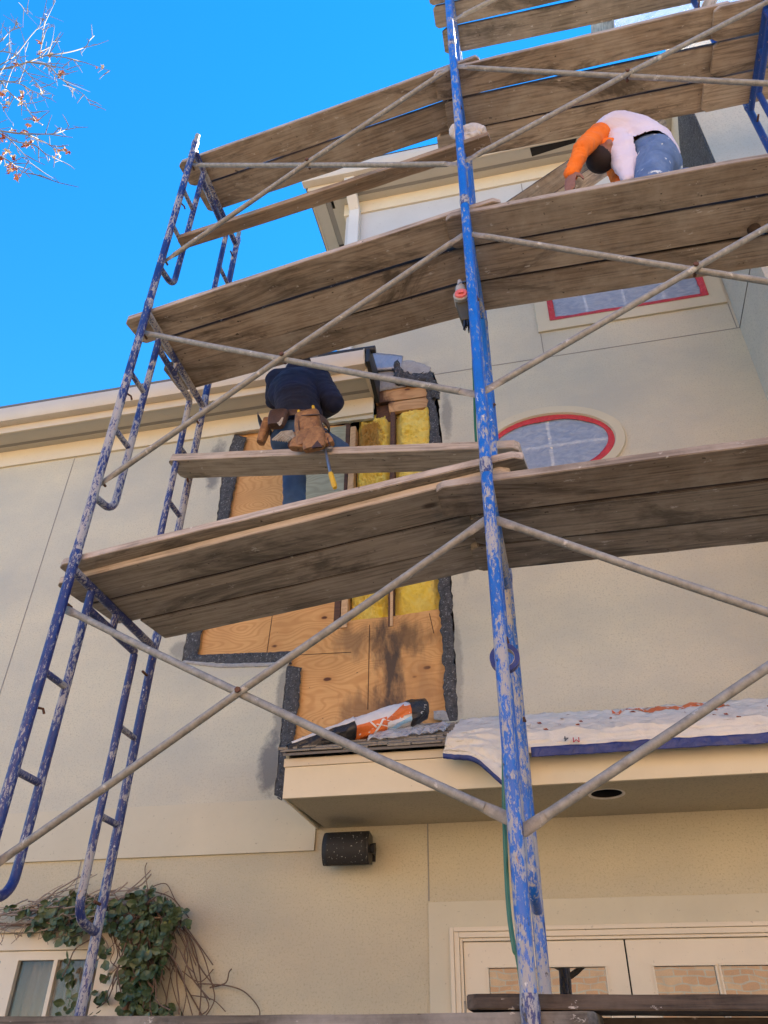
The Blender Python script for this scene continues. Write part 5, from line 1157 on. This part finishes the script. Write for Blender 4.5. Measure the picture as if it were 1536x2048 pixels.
lines = [(.013, [(-420,830),(-200,800),(0,750),(150,715),(300,670),(430,620),(520,595),(750,560),(920,505),(960,440),(1015,385)]), (.009, [(-200,800),(0,700),(170,590),(320,400),(430,270),(540,100)]),
 (.008, [(430,620),(440,530),(460,370),(480,260),(530,150),(600,0),(640,-120)]), (.007, [(450,600),(560,480),(640,400)]), (.006, [(510,600),(560,450),(590,270)]), (.007, [(500,600),(700,620),(900,670),(1080,730),(1190,765)]),
 (.009, [(300,670),(500,700),(640,830),(760,930),(900,1020),(980,1135)]), (.006, [(340,690),(450,770),(570,840)]), (.006, [(500,700),(560,790),(640,800)]), (.011, [(-420,1000),(-150,860),(0,870),(60,950),(150,1040),(250,1120),(340,1240),(400,1310),(470,1350)]),
 (.007, [(-60,860),(200,900),(330,970),(450,1030),(520,1160)]), (.011, [(-420,1500),(-200,1400),(0,1410),(200,1440),(420,1445),(580,1440),(700,1400),(745,1350)]), (.008, [(0,1410),(280,1450),(440,1510),(560,1570),(690,1580)]),
 (.009, [(-60,1400),(160,1520),(360,1560),(480,1650),(560,1690),(690,1750)]), (.007, [(80,1480),(200,1600),(280,1690),(340,1770)]), (.010, [(-420,1500),(-150,1600),(0,1680),(100,1740),(190,1810),(260,1860),(360,1870)]),
 (.008, [(-200,600),(0,450),(110,340),(210,290)]), (.006, [(270,480),(240,370),(210,290)]), (.005, [(230,50),(290,150),(460,330)]), (.007, [(150,640),(240,730),(380,880),(460,960),(590,1030)]), (.007, [(300,670),(560,710),(800,770)]),
 (.004, [(540,175),(690,235)]), (.006, [(0,1100),(30,1150),(80,1260),(150,1340)]), (.006, [(60,950),(120,780),(160,700)]), (.005, [(200,900),(270,700),(265,500)]), (.005, [(-100,1000),(0,800),(110,560),(120,430)]), (.006, [(-200,640),(0,560),(120,570),(260,650)])]
for r0, ln in lines:
    pts = spline([tp(x, y, rt_.uniform(-.12, .12)) for x, y in ln], 5); n_ = len(pts); br_.tube(pts, [r0*.92*(1-.72*i/(n_-1)) for i in range(n_)], 6)
    for i in range(2, n_-1):
        if rt_.random() < .42 and pts[i].x > -6:
            d = (pts[i+1]-pts[i]).normalized(); sd2 = V((rt_.gauss(0, 1), rt_.gauss(0, .6), rt_.gauss(0, 1))).normalized(); L = rt_.uniform(.10, .34); p = pts[i]; q1 = p+(d*.8+sd2*.7)*L*.5; q2 = q1+(d*.6+sd2*.5+V((0, 0, rt_.uniform(-.3, .3))))*L*.5
            tw.tube([p, q1, q2], [.0045, .0036, .0024], 5)
            if rt_.random() < .5: tw.tube([q1, q1+(d*.3-sd2*.8)*L*.35], [.003, .002], 5)
def tleaf(mb, p, L):
    q = Matrix.Rotation(rt_.uniform(0, 6.28), 3, 'Y') @ Matrix.Rotation(rt_.uniform(-1.2, 1.2), 3, 'X'); pts = []
    for k in range(10): a = 2*PI*k/10; r = L*(.55 if k % 2 else 1)*(.8 if k in (3, 7) else 1); pts.append(p+q @ V((r*.6*math.sin(a), .18*L*math.sin(2*a), r*math.cos(a)*.7)))
    mb.add(pts+[p+q @ V((0, L*.2, 0))], [(10, k, (k+1) % 10) for k in range(10)])
for cx_, cy_, n_ in ((170,700,5),(430,580,4),(550,640,3),(660,790,8),(230,1080,7),(30,1030,7),(390,1275,4),(270,1390,5),(180,1400,3),(320,1530,8),(260,1570,6),(600,1650,5),(570,1680,3),(710,1635,4),(110,1800,10),(30,1490,7),(60,1620,4),(190,1890,5),(90,1860,5),(150,1690,4),(20,1730,5),(390,460,3),(80,1130,4),(1090,720,2),(250,1000,4),(430,990,2),(-120,1100,12),(-150,1500,14),(-80,1750,10)):
    for k in range(n_): tleaf(rt_.choice(lv), tp(cx_+rt_.gauss(0, 24), cy_+rt_.gauss(0, 24), rt_.uniform(-.1, .1)), rt_.uniform(.028, .055))
br_.add(tw.v, tw.f); obj('branches', br_, 'twig_bark', tree, recalc=False)
for mb_, m_ in zip(lv, ('leaf_orange', 'leaf_rust', 'leaf_pale')): obj('leaves', mb_, m_, tree, smooth=False, recalc=False)
